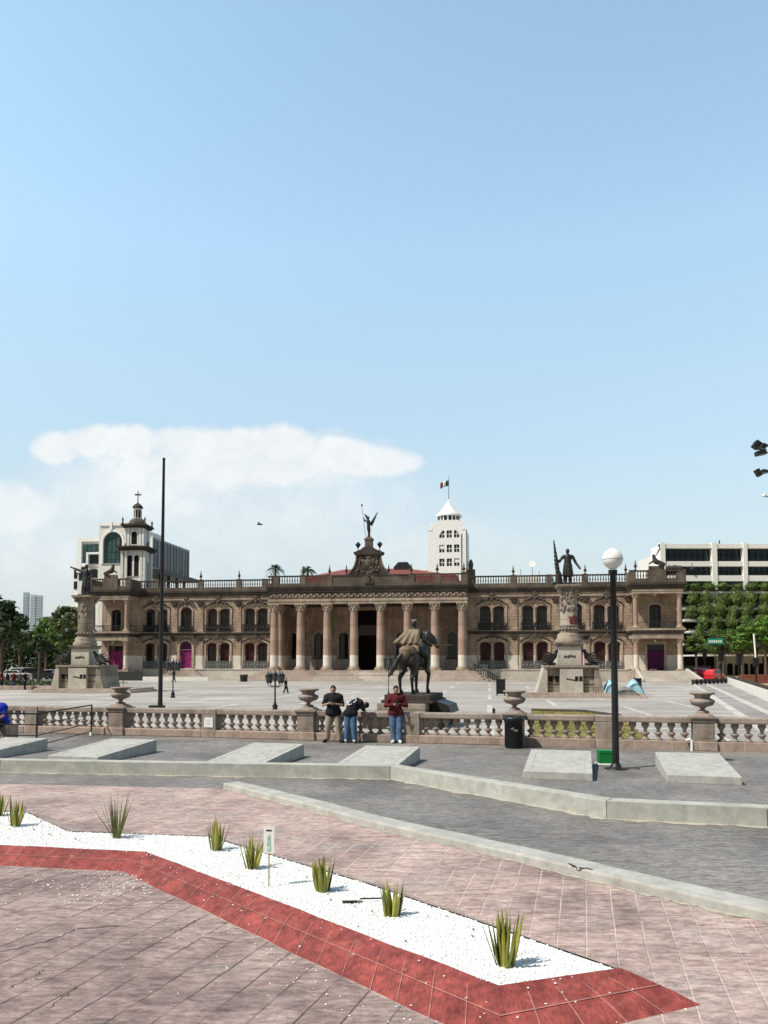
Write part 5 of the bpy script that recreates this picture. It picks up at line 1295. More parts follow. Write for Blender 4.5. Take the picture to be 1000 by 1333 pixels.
for i, (px,d,hg,a,b_,lab) in enumerate(crowd): walker(px,0,d,hg,R(40*i-80),lab,a,b_,1 if i % 2 else -.5)
# ------------------------------------------------------------------ buildings beyond
def org(px, d): return Vector(((px-500)/F*d, d, 0))
def zz(v, d): return H + d*ray(500, v).z/ray(500, v).y
def bld(name, px, d, rz, label, cat, group=None): return empty(name, org(px,d), rz, label, cat, group)
# glass office building with an arched window
d = 185; k = d/1000; e = bld('office_building', 131, d, -AP, 'white office building with green glass and a big arched window behind the bell tower', 'building')
X = lambda px: (px-131)*k
Z = lambda v: zz(v, d)
def W(mb, n, m, par=None, **kw): return mb.build(n, M[m] if isinstance(m,str) else m, par or e, **kw)
W(MB().box(X(97),X(172),0,20,0,Z(702)), 'wall', 'offwhite')
W(MB().box(X(97)-.2,X(131),-.25,.0,Z(702)-.5,Z(702)+.5).box(X(97)-.2,X(97)+1,-.25,-.003,Z(745),Z(702)-.5).box(X(97)+1,X(130),-.22,-.003,Z(737),Z(733)), 'white_frame', 'white')
W(MB().box(X(88.5),X(97),.6,14,0,Z(737)), 'wing', 'white')
f = W(MB().box(X(90.5),X(95.5),.45,.597,Z(752),Z(741)).box(X(90.5),X(95.5),.45,.597,Z(766),Z(756)), 'window', 'blue_glass')
f = W(MB().box(X(104),X(129),-.12,-.003,Z(733),Z(708)), 'window', 'green_glass')
mb = MB()
for px in (110,116,122.5): mb.box(X(px)-.06,X(px)+.06,-.16,-.121,Z(733),Z(708))
for v in (727,718): mb.box(X(104),X(129),-.155,-.121,Z(v)-.06,Z(v)+.06)
W(mb, 'window_bars', 'steel', f)
W(MB().box(X(112),X(131),-1.2,-.26,Z(722),Z(719.5)).box(X(112),X(114.5),-1.2,-.26,Z(740),Z(722)), 'balcony_frame', 'white')
W(MB().box(X(115),X(130),-.4,-.165,Z(734),Z(724)), 'window', 'blue_glass')
ax0, ax1 = X(136.5), X(163); pz1 = Z(683)
W(MB().wall([(X(130.5),0),(X(170),0),(X(170),pz1),(X(130.5),pz1)], [arch(ax0,ax1,Z(735),Z(707),(ax1-ax0)/2)], -1.5, 1.4), 'portal', 'offwhite')
W(MB().box(X(130.5),X(170),-.1,18,Z(702),pz1), 'portal_block', 'offwhite')
W(MB().wall(arch(ax0-.5,ax1+.5,Z(735),Z(707),(ax1-ax0)/2+.5), [arch(ax0+.02,ax1-.02,Z(735)+.02,Z(707),(ax1-ax0)/2-.02)], -1.75, .24), 'arch_frame', 'white')
f = W(MB().prism(arch(ax0-.05,ax1+.05,Z(735),Z(707),(ax1-ax0)/2), -1.1, -1.0), 'arched_window', 'green_glass')
mb = MB()
for i in range(1,5): mb.box(ax0+(ax1-ax0)*i/5-.05,ax0+(ax1-ax0)*i/5+.05,-1.15,-1.101,Z(735),Z(697))
for v in (729,720,711,703): mb.box(ax0,ax1,-1.145,-1.101,Z(v)-.05,Z(v)+.05)
W(mb, 'window_bars', 'steel', f)
W(MB().box(X(131),X(146),-1.78,-1.503,pz1-.6,pz1+.1).box(X(149),X(170),-1.78,-1.503,pz1-.6,pz1+.1).box(X(146),X(149),-1.9,-1.503,Z(692),pz1+.3), 'white_frame', 'white')
mb = MB()
for px, v0, v1, w in ((99,755,738,12),(115,752,741,10),(134,752,740,8)): mb.box(X(px),X(px+w),-.1,-.004,Z(v0),Z(v1))
W(mb, 'window', 'blue_glass')
xs0, xs1 = X(172), X(200)
W(MB().box(xs0,xs1,0,23,Z(742),Z(700)), 'raised_block', simple('grey_metal_cladding', (.24,.26,.27), .5, .2, 1, .1, .3))
mb = MB()
for i in range(12):
    y = .8+i*1.9; mb.box(xs1+.003,xs1+.12,y,y+(.9 if i % 2 else 1.4),Z(738),Z(703))
W(mb, 'dark_strip', simple('dark_cladding_strip', (.055,.065,.07), .4, .2, 1))  # dark vertical ribs on the grey metal side
W(MB().box(xs0,xs1+2.2,-.2,24.5,Z(742)-.9,Z(742)), 'overhang', 'steel')
W(MB().box(X(194),xs1+.1,-.3,-.003,Z(760),Z(699)).box(xs0,xs1,-.3,-.003,Z(702),Z(699)), 'white_frame', 'white')
for y in (6,11,16,21): W(MB().box(xs1-1.0,xs1-.4,y,y+.6,0,Z(742)-.9), 'stilt', 'steel')
# church bell tower
d = 140; k = d/1000; e = bld('bell_tower', 171, d, R(-1), 'cream stone church bell tower with a lantern dome and a cross, left of the flagpole', 'church tower')
w = 2.25
W(MB().box(-w+.35,w-.35,.35,2*w-.35,0,Z(715)), 'lower_stage', 'offwhite')
mb = MB()
for x in (-w,-w+.75,w-.95,w-.42):
    W(MB().box(x,x+.42,0,.349,12,Z(717)), 'pilaster', 'offwhite'); W(MB().box(w-.349,w,.36+(x+w)*.9,.36+(x+w)*.9+.42,12,Z(717)), 'pilaster', 'offwhite')
for c in (-.62,.62):
    W(MB().prism(arch(c-.46,c+.46,Z(750),Z(725.5),.5), .30, .345), 'belfry_opening', 'dark')
    W(MB().wall(arch(c-.60,c+.60,Z(750),Z(725.5),.65), [arch(c-.45,c+.45,Z(750)+.02,Z(725.5),.48)], .22, .075), 'arch_frame', 'white')
W(MB().prism([(0.4,0),(1.6,0),(1.6,6.2),(0.4,6.2)], 0,.05, Matrix.Translation((w-.345,w+1,15)) @ Matrix.Rotation(R(-90),4,'Z')), 'belfry_opening', 'dark')
W(MB().box(-w-.35,w+.35,-.35,2*w+.35,Z(716),Z(713)).box(-w-.65,w+.65,-.65,2*w+.65,Z(713),Z(711)), 'cornice', 'dark_stone')
w2 = 1.8; cy = w
W(MB().box(-w2+.25,w2-.25,cy-w2+.25,cy+w2-.25,Z(711),Z(686)), 'upper_stage', 'offwhite')
mb = MB()
for x in (-w2,-w2+.55,w2-.9,w2-.35):
    W(MB().box(x,x+.35,cy-w2,cy-w2+.249,Z(711),Z(687)), 'pilaster', 'white')
    if x > -w2: W(MB().box(w2-.249,w2,cy+x,cy+x+.35,Z(711),Z(687)), 'pilaster', 'white')
W(MB().prism(arch(-.55,.55,Z(708),Z(695),.6), cy-w2+.18, cy-w2+.245), 'belfry_opening', 'dark')
W(MB().wall(arch(-.76,.76,Z(709),Z(695),.82), [arch(-.54,.54,Z(708),Z(695),.58)], cy-w2+.10, .075), 'arch_frame', 'white')
W(MB().box(-w2-.3,w2+.3,cy-w2-.3,cy+w2+.3,Z(686),Z(684)).box(-w2-.55,w2+.55,cy-w2-.55,cy+w2+.55,Z(684),Z(681.5)), 'cornice', 'dark_stone')
for sx in (-1,1):
    for sy in (-1,1): W(MB().lathe([(.2,0),(.2,.3),(.1,.4),(.22,.8),(.08,1.1),(.02,1.4)], 8, (sx*(w2+.25),cy+sy*(w2+.25),Z(681.5))), 'pinnacle', 'parapet')
W(MB().lathe([(1.65,0),(1.6,.4),(1.35,.9),(.95,1.25),(.8,1.35)], 16, (0,cy,Z(681.5))), 'dome', 'parapet')
W(MB().lathe([(.72,0),(.72,2.0),(.80,2.1)], 8, (0,cy,Z(673.5)), rot=R(22.5)), 'lantern', 'offwhite')
mb = MB()
for i in range(8): a = math.pi/4*i; mb.box(-.16,.16,-.70,-.66,.35,1.7, Matrix.Translation((0,cy,Z(673.5))) @ Matrix.Rotation(a,4,'Z'))
W(mb, 'lantern_opening', 'dark')
W(MB().lathe([(.95,0),(1.0,.12),(.85,.4),(.5,.75),(.15,.95),(.06,1.2)], 14, (0,cy,Z(658.5))), 'small_dome', 'dark_stone')
zt = Z(652); W(MB().box(-.07,.07,cy-.07,cy+.07,zt,Z(636)).box(-.6,.6,cy-.06,cy+.06,Z(641.5),Z(639.7)).ball((0,cy,zt),(.2,.2,.2),8,6), 'cross', 'steel')
W(MB().lathe([(.3,0),(.35,.6),(.2,1.0),(.25,1.6)], 10, (-w-.2,-.1,Z(711))).lathe([(.2,0),(.3,.6),(.1,1.0)], 8, (w+.3,.3,Z(711))), 'cornice_urn', 'parapet')
# white tower
d = 200; k = d/1000; e = bld('white_tower', 582.5, d, R(-11), 'slim white tower with an octagonal lantern, pointed white roof and small flag', 'tower')
hw = 5.0
rows = ((Z(737),Z(727)),(Z(719),Z(709))); holes = []
cols_ = (-1.35,.6,2.55)
for z0,z1 in rows:
    for c in cols_: holes.append([(c-.68,z0),(c+.68,z0),(c+.68,z1),(c-.68,z1)])
z0, z1 = Z(700), Z(690.5)
holes.append([(cols_[1]-.68,z0),(cols_[1]+.68,z0),(cols_[1]+.68,z1),(cols_[1]-.68,z1)])
holes.append([(cols_[0]-.68,z0),(cols_[0]+.68,z0),(cols_[0]+.68,z1),(cols_[0]+.1,z1),(cols_[0]-.68,z0+.7)])
holes.append([(cols_[2]-.68,z0),(cols_[2]+.68,z0),(cols_[2]+.68,z0+.7),(cols_[2]-.1,z1),(cols_[2]-.68,z1)])
body = [(-hw,10),(hw,10),(hw,Z(690)),(hw-.3,Z(686)),(hw-2.0,Z(677)),(-hw+2.0,Z(677)),(-hw+.3,Z(686)),(-hw,Z(690))]
W(MB().wall(body, holes, 0, .4), 'front_wall', 'white')
W(MB().prism([(-hw,0),(hw,0),(hw,Z(690)),(hw-2.0,Z(678)),(-hw+2.0,Z(678)),(-hw,Z(690))], .40, 10), 'shaft', 'white')
W(MB().box(hw,hw+.15,1.2,1.9,12,Z(690)).box(hw-1.25,hw-1.05,-.1,-.003,12,Z(696)), 'vertical_band', 'steel')
for i, h in enumerate(holes):
    c = sum(p[0] for p in h)/len(h); f = W(MB().prism(h, .3, .36), 'window', 'glass')
    W(MB().box(c-.06,c+.06,.22,.295,min(p[1] for p in h),max(p[1] for p in h)).box(c-.65,c+.65,.24,.294,h[0][1]+.9,h[0][1]+1.05), 'window_bars', 'white', f)
    if i in (2,3): W(MB().box(c-.6,c+.6,.20,.23,h[0][1]+1.05,h[0][1]+1.9), 'blind', 'white', f)
for sx in (-1,1): W(MB().box(sx*(hw-.9)-.35,sx*(hw-.9)+.35,.2,1.0,Z(690),Z(681)).box(sx*(hw-.6)-.5,sx*(hw-.6)+.5,-.1,.6,Z(690),Z(688.5)), 'corner_turret', 'white')
cy = 5
W(MB().lathe([(3.1,0),(3.1,Z(668)-Z(678))], 8, (0,cy,Z(678)), rot=R(22.5)), 'lantern_drum', 'white')
mb = MB()
for i in range(8):
    for ox in (-.62,.62): mb.box(ox-.38,ox+.38,-2.93,-2.80,.35,1.75, Matrix.Translation((0,cy,Z(678)+.1)) @ Matrix.Rotation(math.pi/4*i,4,'Z'))
W(mb, 'lantern_window', 'glass')
W(MB().lathe([(3.65,0),(3.7,.15),(3.0,.8),(1.9,2.1),(.9,3.4),(.25,4.4),(.05,4.9)], 8, (0,cy,Z(668.5)), rot=R(22.5)), 'pointed_roof', 'white')
fz = Z(650); W(MB().lathe([(.09,0),(.05,Z(614)-fz)], 8, (0,cy,fz)), 'flag_mast', 'steel')
fl = e
def flagpiece(x0,x1,m,par):
    N = 6; mb = MB(); vs = []
    for j in range(4):
        for i in range(N+1):
            t = x0+(x1-x0)*i/N; x = -2.3*t; dz = .55*t*t*1.3
            vs.append((x, cy+.18*math.sin(t*8), Z(619.5)-dz-1.55*j/3+.05*math.sin(t*9)))
    mb.add(vs, [(j*(N+1)+i, j*(N+1)+i+1, (j+1)*(N+1)+i+1, (j+1)*(N+1)+i) for j in range(3) for i in range(N)], True)
    o = W(mb, 'flag', m, par); o.modifiers.new('s','SOLIDIFY').thickness = .02; return o
fg = simple('dark_green_flag_band', (.01,.05,.03), .8); fr_ = simple('dark_red_flag_band', (.12,.01,.015), .8)
f1 = flagpiece(.02,.33,fg,e); flagpiece(.335,.66,'white',e); flagpiece(.665,1.0,fr_,e)
W(MB().box(-hw-3.5,-hw-.003,2,9,0,Z(741)).box(-hw-3.9,-hw-.003,1.6,9.4,Z(741)+.003,Z(739)), 'side_wing', 'offwhite')
W(MB().lathe([(.5,0),(.7,1.4),(.4,2.4),(.1,2.8)], 8, (hw+.9,4,Z(740))).box(hw,hw+2,3,5,12,Z(740)), 'side_ornament', 'parapet')
# modern concrete block with planted terraces
d = 150; k = d/1000; e = bld('concrete_office_block', 865, d, 0, 'white concrete office block with dark strip glazing above planted terraces, right of the palace', 'building')
X = lambda px: (px-865)*k
x1 = X(1060)
W(MB().box(X(882),x1,1.6,22,0,Z(711)), 'core', 'offwhite'); W(MB().box(X(867),x1,1.2,1.59,0,Z(711)), 'strip_glazing', 'blue_glass')
ch = MB().add([(X(862),0,Z(745)),(X(862),0,Z(709)),(X(862),5,Z(745)),(X(862),5,Z(709)),(X(862)-.3,5,Z(748)),(X(862)-.3,5,Z(730))],[(0,1,5,4),(1,3,5),(2,4,5,3),(0,4,2)])
W(ch, 'angled_fin', 'white')
W(MB().tube([(X(861.5),4.9,Z(731)),(X(861.2),-.1,Z(713.5))], .10, 6), 'brace', 'steel')
cols = ((861.8,868.2),(929.5,936),(970.3,975.6),(1012,1018),(1055,1060))
for v0, v1 in ((713.5,708),(737,730.6),(756.5,749)):
    W(MB().box(X(861.8),x1,0,1.19,Z(v0),Z(v1)), 'floor_beam', 'white')
W(MB().box(X(864),x1,1.61,5,Z(711)+.01,Z(708.5)-.02), 'roof_slab', 'offwhite')
mb = MB()
for a, b in cols: mb.box(X(a),X(b),-.18,1.0,Z(840) if a > 900 else Z(757),Z(706.5))
W(mb, 'column', 'white')
mb = MB()
for v in (722,744): mb.box(X(868),x1,1.05,1.195,Z(v)-.04,Z(v)+.04)
for i in range(22): xx = X(868)+i*1.15; mb.box(xx-.03,xx+.03,1.08,1.195,Z(749),Z(713.5))
W(mb, 'glazing_bar', 'dark')
terr = [(770,149,761),(791,147,0),(806,145,0),(821,143,0),(837,141,0),(852,139,0)]
tz = []
for i, (v, dd, _) in enumerate(terr):
    z = zz(v, dd); y = dd-d; tz.append((z, y))
    W(MB().box(X(880),x1,y,1.15,z-.28,z), 'terrace_slab', 'offwhite')
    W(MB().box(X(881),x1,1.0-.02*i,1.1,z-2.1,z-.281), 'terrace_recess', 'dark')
    W(MB().box(X(880),x1,y+.05,y+.6,z+.003,z+.35), 'planter', 'parapet')
W(MB().box(X(940),X(941),.2,.4,Z(709),Z(703)).ball((X(902),-.3,Z(741)),(.35,.3,.35)).tube([(X(903),0,Z(737)),(X(903),0,Z(733))],.06), 'roof_fitting', 'steel')
# shrubs on the terraces
def leafmesh(pts_fn, n, size, name, mat, core=None):
    mb = MB()
    if core: core(mb)
    for _ in range(n):
        p, nr = pts_fn(); s = size*rnd.uniform(.6,1.3)
        t1 = Vector((rnd.gauss(0,1),rnd.gauss(0,1),rnd.gauss(0,1))); t1 = (t1-nr*t1.dot(nr)*.6).normalized(); t2 = nr.cross(t1)
        if t2.length < .1: continue
        t2.normalize(); p = Vector(p)
        mb.add([p-t1*s, p+t2*s*.45, p+t1*s, p-t2*s*.45+nr*s*.15], [(0,1,2,3)])
    return mb.mesh(name, mat)
def ell_pts(c, r, shell=.7, lump=.16, seed=0):
    c = Vector(c)
    def f():
        v = Vector((rnd.gauss(0,1),rnd.gauss(0,1),rnd.gauss(0,1))).normalized()
        q = 1+lump*math.sin(v.x*5+seed)*math.sin(v.y*4+seed*2)+lump*math.sin(v.z*6+seed)
        rr = (shell+(1-shell)*rnd.random())*q
        n = (v+Vector((rnd.gauss(0,.5),rnd.gauss(0,.5),rnd.gauss(0,.5)))).normalized()
        return (c.x+v.x*r[0]*rr, c.y+v.y*r[1]*rr, c.z+v.z*r[2]*rr), n
    return f
shr = []
for i in range(3):
    r = (1.08+.1*i,1.0,1.35-.12*i)
    shr.append(leafmesh(ell_pts((0,0,r[2]*.95), r, .72, .13, i*2.1), 620, .17, 'terrace_shrub', M['leafH'], lambda mb: mb.ball((0,0,r[2]*.95),(r[0]*.72,r[1]*.72,r[2]*.74),10,8)))
cnt = 0
rowname = ['top','second','third','fourth','fifth','lowest']
for i, (z, y) in enumerate(tz):
    st = 2.72; off = (i % 2)*st/2
    for j in range(8):
        x = X(888)+off+j*st+rnd.uniform(-.2,.2)
        if x > X(1003): continue
        low = i == 0
        o = link('terrace_shrub', shr[(i+j*2) % 3], None, Vector((org(865,d).x+x, d+y+.35, z+.1)), rnd.random()*6.28, (1.25*rnd.uniform(.88,1.1),1.05,.70 if low else 1.28*rnd.uniform(.9,1.1)))
        tag(o, f'clipped shrub, {["leftmost","second from left","third from left","fourth from left","fifth from left","sixth from left","seventh from left","eighth from left"][j]} in the {rowname[i]} planted row of the white office block', 'shrub', 'clipped shrubs on the office terraces')
# distant towers and hills
for px, w, v, col, lab in ((32,6,771,(.42,.50,.53),'far-off slim haze-tinted blue-green tower left of the other distant towers'),(41.5,6,774,(.55,.58,.61),'far-off haze-paled grey tower between two other distant towers'),(49.5,6,775,(.46,.52,.56),'far-off haze-tinted grey-blue tower, rightmost of the distant towers')):
    d = 1500; k = 1.5; e = bld('distant_tower', px, d, R(10), lab, 'tower', 'distant tower blocks')
    MB().box(-w*k/2,w*k/2,0,12,0,zz(v,d)).build('tower_body', simple('haze_tinted_tower_'+str(px), col, .6, .05), e)  # distance haze put into the pale body colours
    mb = MB()
    for i in range(26): mb.box(-w*k/2+.4,w*k/2-.4,-.1,-.003,3+i*5,5+i*5)
    mb.build('window_band', simple('haze_paled_glazing', (.34,.40,.44), .4, .05), e)  # window bands paled to imitate the haze as well
# hills
mb = MB(); N = 60; vs = []; q = random.Random(8)
for i in range(N+1):
    x = -3600+5600*i/N; h = 250*math.exp(-((x+1950)/520)**2)+160*math.exp(-((x+900)/900)**2)+40*math.sin(i*.9)+q.uniform(-12,12)
    vs += [(x,4300,-2),(x,4700,max(30,h)),(x,5600,-2)]
mb.add(vs, [f for i in range(N) for f in ((i*3,i*3+3,i*3+4,i*3+1),(i*3+1,i*3+4,i*3+5,i*3+2))], True)
o = mb.build('hills', simple('hill_scrub', (.10,.12,.09), .9)); tag(o, 'distant mountain ridge on the horizon', 'hill', kind='structure')
# ------------------------------------------------------------------ trees
def tree(name, px, d, v_top, v_crown, w_px, mat, label, group=None, n=4200, leafs=.26, clumps=14, seed=1, lean=0):
    k = d/1000; b = org(px, d); e = empty(name, b, 0, label, 'tree', group)
    q = random.Random(seed); zt = zz(v_top,d); zb = max(1.2, zz(v_crown,d)); Rw = w_px*k/2; cz = (zt+zb)/2; rz_ = (zt-zb)/2
    tr = MB(); cl = []
    for i in range(clumps):
        for _t in range(30):
            v = Vector((q.uniform(-1,1),q.uniform(-1,1),q.uniform(-1,1)))
            if .35 < v.length < .85: break
        c = Vector((v.x*Rw*.85+lean, v.y*Rw*.85, cz+v.z*rz_*.9)); r = Rw*q.uniform(.22,.42); cl.append((c,r))
    tr.tube([(0,0,-.1),(.05,0,zb*.5),(lean*.3,.05,zb),(lean*.6,0,cz)], [.055*zt*.35+.08,.12+.012*zt,.10+.008*zt,.05], 8)
    for c, r in cl[:9]: m_ = Vector((lean*.3,.0,zb*.85)); tr.tube([m_, m_.lerp(c,.55)+Vector((0,0,.3)), c], [.10+.005*zt,.06,.025], 6)
    tr.build('trunk', M['bark'], e)
    fs = [ell_pts(c,(r,r,r*.75),.45,.22,i) for i,(c,r) in enumerate(cl)]
    me = leafmesh(lambda: fs[rnd.randrange(len(fs))](), n, leafs, 'crown', mat); link('crown', me, e)
    return e
tree('street_tree', 2, 92, 759, 852, 74, M['leafA'], 'big dark tree at the left edge of the photo', 'trees left of the palace', 5200, .30, 18, 3)
tree('street_tree', 52, 98, 820, 852, 40, M['leafA'], 'small dark round tree with a forked trunk near the left monument', 'trees left of the palace', 2600, .24, 10, 6)
tree('street_tree', 84, 108, 784, 852, 46, M['leafB'], 'light green airy tree just left of the left monument', 'trees left of the palace', 3300, .26, 14, 9)
tree('street_tree', 98, 125, 779, 850, 40, M['leafB'], 'tall light green tree partly behind the left monument column', 'trees left of the palace', 2600, .28, 12, 12)
tree('street_tree', 60, 130, 800, 850, 44, M['leafC'], 'yellow-green tree behind the small dark round tree', 'trees left of the palace', 2400, .28, 12, 15)
tree('street_tree', 26, 135, 792, 850, 40, M['leafB'], 'light tree behind the big dark tree at the far left', 'trees left of the palace', 2200, .28, 12, 18)
tree('street_tree', 966, 112, 808, 848, 44, M['leafC'], 'bright green tree in front of the white office block, left of two', 'trees right of the palace', 3400, .26, 13, 21)
tree('street_tree', 996, 104, 802, 846, 52, M['leafC'], 'bright green tree at the right edge of the photo', 'trees right of the palace', 3800, .26, 14, 24)
tree('street_tree', 941, 120, 822, 850, 36, M['leafH'], 'dark green street tree behind the green street sign', 'trees right of the palace', 2400, .25, 11, 27)
tree('street_tree', 906, 134, 826, 850, 34, M['leafH'], 'dark green tree beside the end of the palace', 'trees right of the palace', 2200, .26, 11, 30)
tree('street_tree', 985, 122, 826, 852, 40, M['leafA'], 'dark tree behind the white pole at the right', 'trees right of the palace', 2400, .26, 11, 33)
def belt(px0, px1, v, d, n, mat, label):
    x0, x1 = (px0-500)/F*d, (px1-500)/F*d; zt = zz(v,d)
    def f():
        x = rnd.uniform(x0,x1); top = zt*(.72+.28*math.sin(x*.37+1)*math.sin(x*.83)); return (x, d+rnd.uniform(0,5), .2+top*rnd.random()**.7), Vector((rnd.gauss(0,.7),-.6,rnd.gauss(.4,.5))).normalized()
    o = link('far_trees', leafmesh(f, n, .5, 'far_trees', M[mat]), None); tag(o, label, 'trees', kind='stuff')
belt(-80, 108, 815, 165, 9000, 'leafA', 'mass of far-off dark trees at the left behind the nearer trees')
belt(884, 1040, 842, 176, 6000, 'leafA', 'mass of far-off dark greenery at the end of the street on the right')
def palm(px, v, d, w, label):
    b = org(px,d); zc = zz(v,d); e = empty('palm_tree', b, 0, label, 'palm', 'palm trees behind the palace')
    MB().tube([(0,0,0),(.2,0,zc*.5),(0,0,zc)], [.32,.25,.22], 8).build('trunk', M['bark'], e)
    mb = MB(); q = random.Random(px)
    for i in range(46):
        a = q.uniform(0,6.28); el = q.uniform(-.5,1.4); L = w*q.uniform(.75,1.1); pts = []
        for j in range(7):
            t = j/6; pts.append(Vector((math.cos(a)*math.cos(el)*L*t, math.sin(a)*math.cos(el)*L*t, zc+math.sin(el)*L*t-.55*L*t*t)))
        for j in range(2,7):
            p = pts[j]; dv = (pts[j]-pts[j-1]).normalized(); sd = dv.cross(Vector((0,0,1))).normalized()
            for s in (-1,1):
                for m in (0,.5):
                    o = p-dv*m*L/6; tip_ = o+(sd*s*.65+dv*.6+Vector((0,0,-.25)))*L*.30
                    mb.add([o-dv*.06, o+dv*.06, tip_], [(0,1,2)])
        mb.tube(pts, .025, 4)
    mb.build('fronds', M['leafA'], e)
palm(358, 741.5, 165, 2.3, 'palm tree showing above the palace roof left of the portico'); palm(400.5, 741.5, 170, 1.9, 'smaller palm tree showing above the portico parapet')
# ------------------------------------------------------------------ street on the right
ra, rb = gp(893,880.5), gp(1000,938); rdv = (rb-ra).normalized(); rn = Vector((-rdv.y, rdv.x, 0))
def band(p, w0, w1, z, a0, a1, name, mat, label, cat):
    pts = [p+rdv*a0+rn*w0, p+rdv*a1+rn*w0, p+rdv*a1+rn*w1, p+rdv*a0+rn*w1]
    o = MB().sheet([(q.x,q.y) for q in pts], z).build(name, M[mat] if isinstance(mat,str) else mat); tag(o, label, cat, kind='structure'); return o
if rn.x < 0: rn = -rn
LR = (rb-ra).length
band(ra, -1.0, 9.6, .004, -260, LR+6, 'street', 'road', 'paved street running past the right end of the palace', 'street')
linem = simple('pale_road_line', (.50,.475,.43), .8, .2, .5)
band(ra, -1.0, -.55, .008, -60, LR+6, 'road_line', linem, 'pale line along the near edge of the street', 'road marking')
band(ra, .45, .9, .008, -60, LR+6, 'road_line', linem, 'second pale line along the street', 'road marking')
wp0, wp1 = gp(948,890), gp(1000,914); wd = (wp1-wp0).normalized()
e = empty('low_white_wall', wp0, math.atan2(wd.y,wd.x), 'low white wall with dark coping along the far side of the street', 'wall'); L = (wp1-wp0).length+8
MB().box(0,L,0,.35,0,.75).build('wall', M['offwhite'], e, bevel=.02)
mb = MB()
for i in range(int(L/1.6)): mb.box(i*1.6+.1,i*1.6+1.3,.02,.33,.751,.95)
mb.build('coping', M['dark_stone'], e)
w_ = Vector((-wd.y,wd.x,0)); w_ = w_ if w_.x > 0 else -w_
pg = [wp0+w_*.6-wd*60, wp0+w_*.6+wd*L, wp0+w_*40+wd*L, wp0+w_*60-wd*60]
o = MB().sheet([(p.x,p.y) for p in pg], .012).build('park_ground', M['drygrass']); tag(o, 'dry straw-coloured park ground beyond the low white wall', 'ground', kind='structure')
o = MB().box(-2.2,6,0,.5,0,1.05).build('brick_planter', simple('red_brown_brick', (.20,.07,.05), .8, .3, 2, .3), None, org(988,92), 0, bevel=.03); tag(o, 'low red-brown brick planter in the dry park at the right edge', 'planter')
def car(px, v, rz, mat, label, kind='sedan', s=1.0):
    b = gp(px, v); e = empty('parked_car', b, rz, label, 'car', 'cars parked on the streets'); L, w = 4.4*s, 1.75*s
    p = [(-2.2,.30),(-2.25,.62),(-2.1,.88),(-1.55,.95),(-1.0,1.38),(.55,1.42),(1.15,.98),(2.0,.86),(2.22,.62),(2.2,.28)] if kind == 'sedan' else [(-2.2,.30),(-2.25,.95),(-2.1,1.55),(-1.7,1.72),(.5,1.74),(1.15,1.12),(2.05,1.0),(2.22,.72),(2.2,.30)]
    MB().prism([(x*s,z*s) for x,z in p], -w/2, w/2).build('body', M[mat], e, bevel=.06)
    g_ = [(-1.45,.98),(-.95,1.32),(.5,1.36),(1.02,1.0)] if kind == 'sedan' else [(-1.95,1.15),(-1.85,1.6),(.42,1.64),(.95,1.15)]
    MB().prism([(x*s,z*s) for x,z in g_], -w/2-.012, -w/2+.02).build('side_window', M['glass'], e); MB().prism([(x*s,z*s) for x,z in g_], w/2-.02, w/2+.012).build('side_window', M['glass'], e)
    r = 1.22 if kind == 'sedan' else 1.45
    MB().add([(.62*s,-w*.42,1.40*s if kind == 'sedan' else 1.68*s),(.62*s,w*.42,1.40*s if kind == 'sedan' else 1.68*s),(1.17*s,w*.45,1.01*s if kind == 'sedan' else 1.16*s),(1.17*s,-w*.45,1.01*s if kind == 'sedan' else 1.16*s)],[(0,1,2,3)]).build('windscreen', M['glass'], e)
    for sx in (-1.35,1.38):
        for sy in (-1,1):
            t = MB().lathe([(.32*s,-.1*s),(.32*s,.1*s)], 16, M=Matrix.Translation((sx*s,sy*(w/2-.06),.32*s)) @ Matrix.Rotation(R(90),4,'X')).build('wheel', M['rubber'], e)
            MB().lathe([(.19*s,-.108*s),(.19*s,.108*s)], 12, M=Matrix.Translation((sx*s,sy*(w/2-.06),.32*s)) @ Matrix.Rotation(R(90),4,'X')).build('rim', M['railgrey'], t)
    for sy in (-.6,.6): MB().ball((2.14*s,sy*s,.68*s),(.08,.16,.09),8,6).build('headlight', M['white'], e); MB().ball((-2.18*s,sy*s,.78*s),(.06,.16,.10),8,6).build('tail_light', simple('tail_light_red', (.3,.01,.01)) if 'tl' not in M else M['tl'], e)
    M['tl'] = bpy.data.materials['tail_light_red']
    return e
HDG = math.atan2(rdv.y, rdv.x)
car(912.5, 885.5, HDG+R(180), 'carred', 'bright red parked car beside the palace, left of the two red cars', 'van')
car(929.5, 886.5, HDG+R(155), 'carred', 'red parked car nearest the green street sign', 'van', .92)
car(900, 884, HDG, 'carwhite', 'pale car behind the corner of the palace stairs', 'sedan')
car(897.5, 886.5, HDG+R(165), 'cargrey', 'black parked car nearest the palace stairs', 'sedan', .95)
b0, b1 = gp(902,891.5), gp(945,889.5); bd = (b1-b0).length
e = empty('dark_mass_panel', b0, math.atan2((b1-b0).y,(b1-b0).x), 'low black panel standing in for the dark mass in front of the red cars', 'barrier')  # panel added to stand in for black car hoods in shade
MB().box(0,bd,0,.05,.10,.50).build('panel', M['black'], e); mb = MB()
for i in range(9): mb.box(bd*i/8-.05,bd*i/8+.05,-.1,.12,0,.60)
mb.box(0,bd,-.02,.07,.52,.58); mb.build('frame', M['steel'], e)
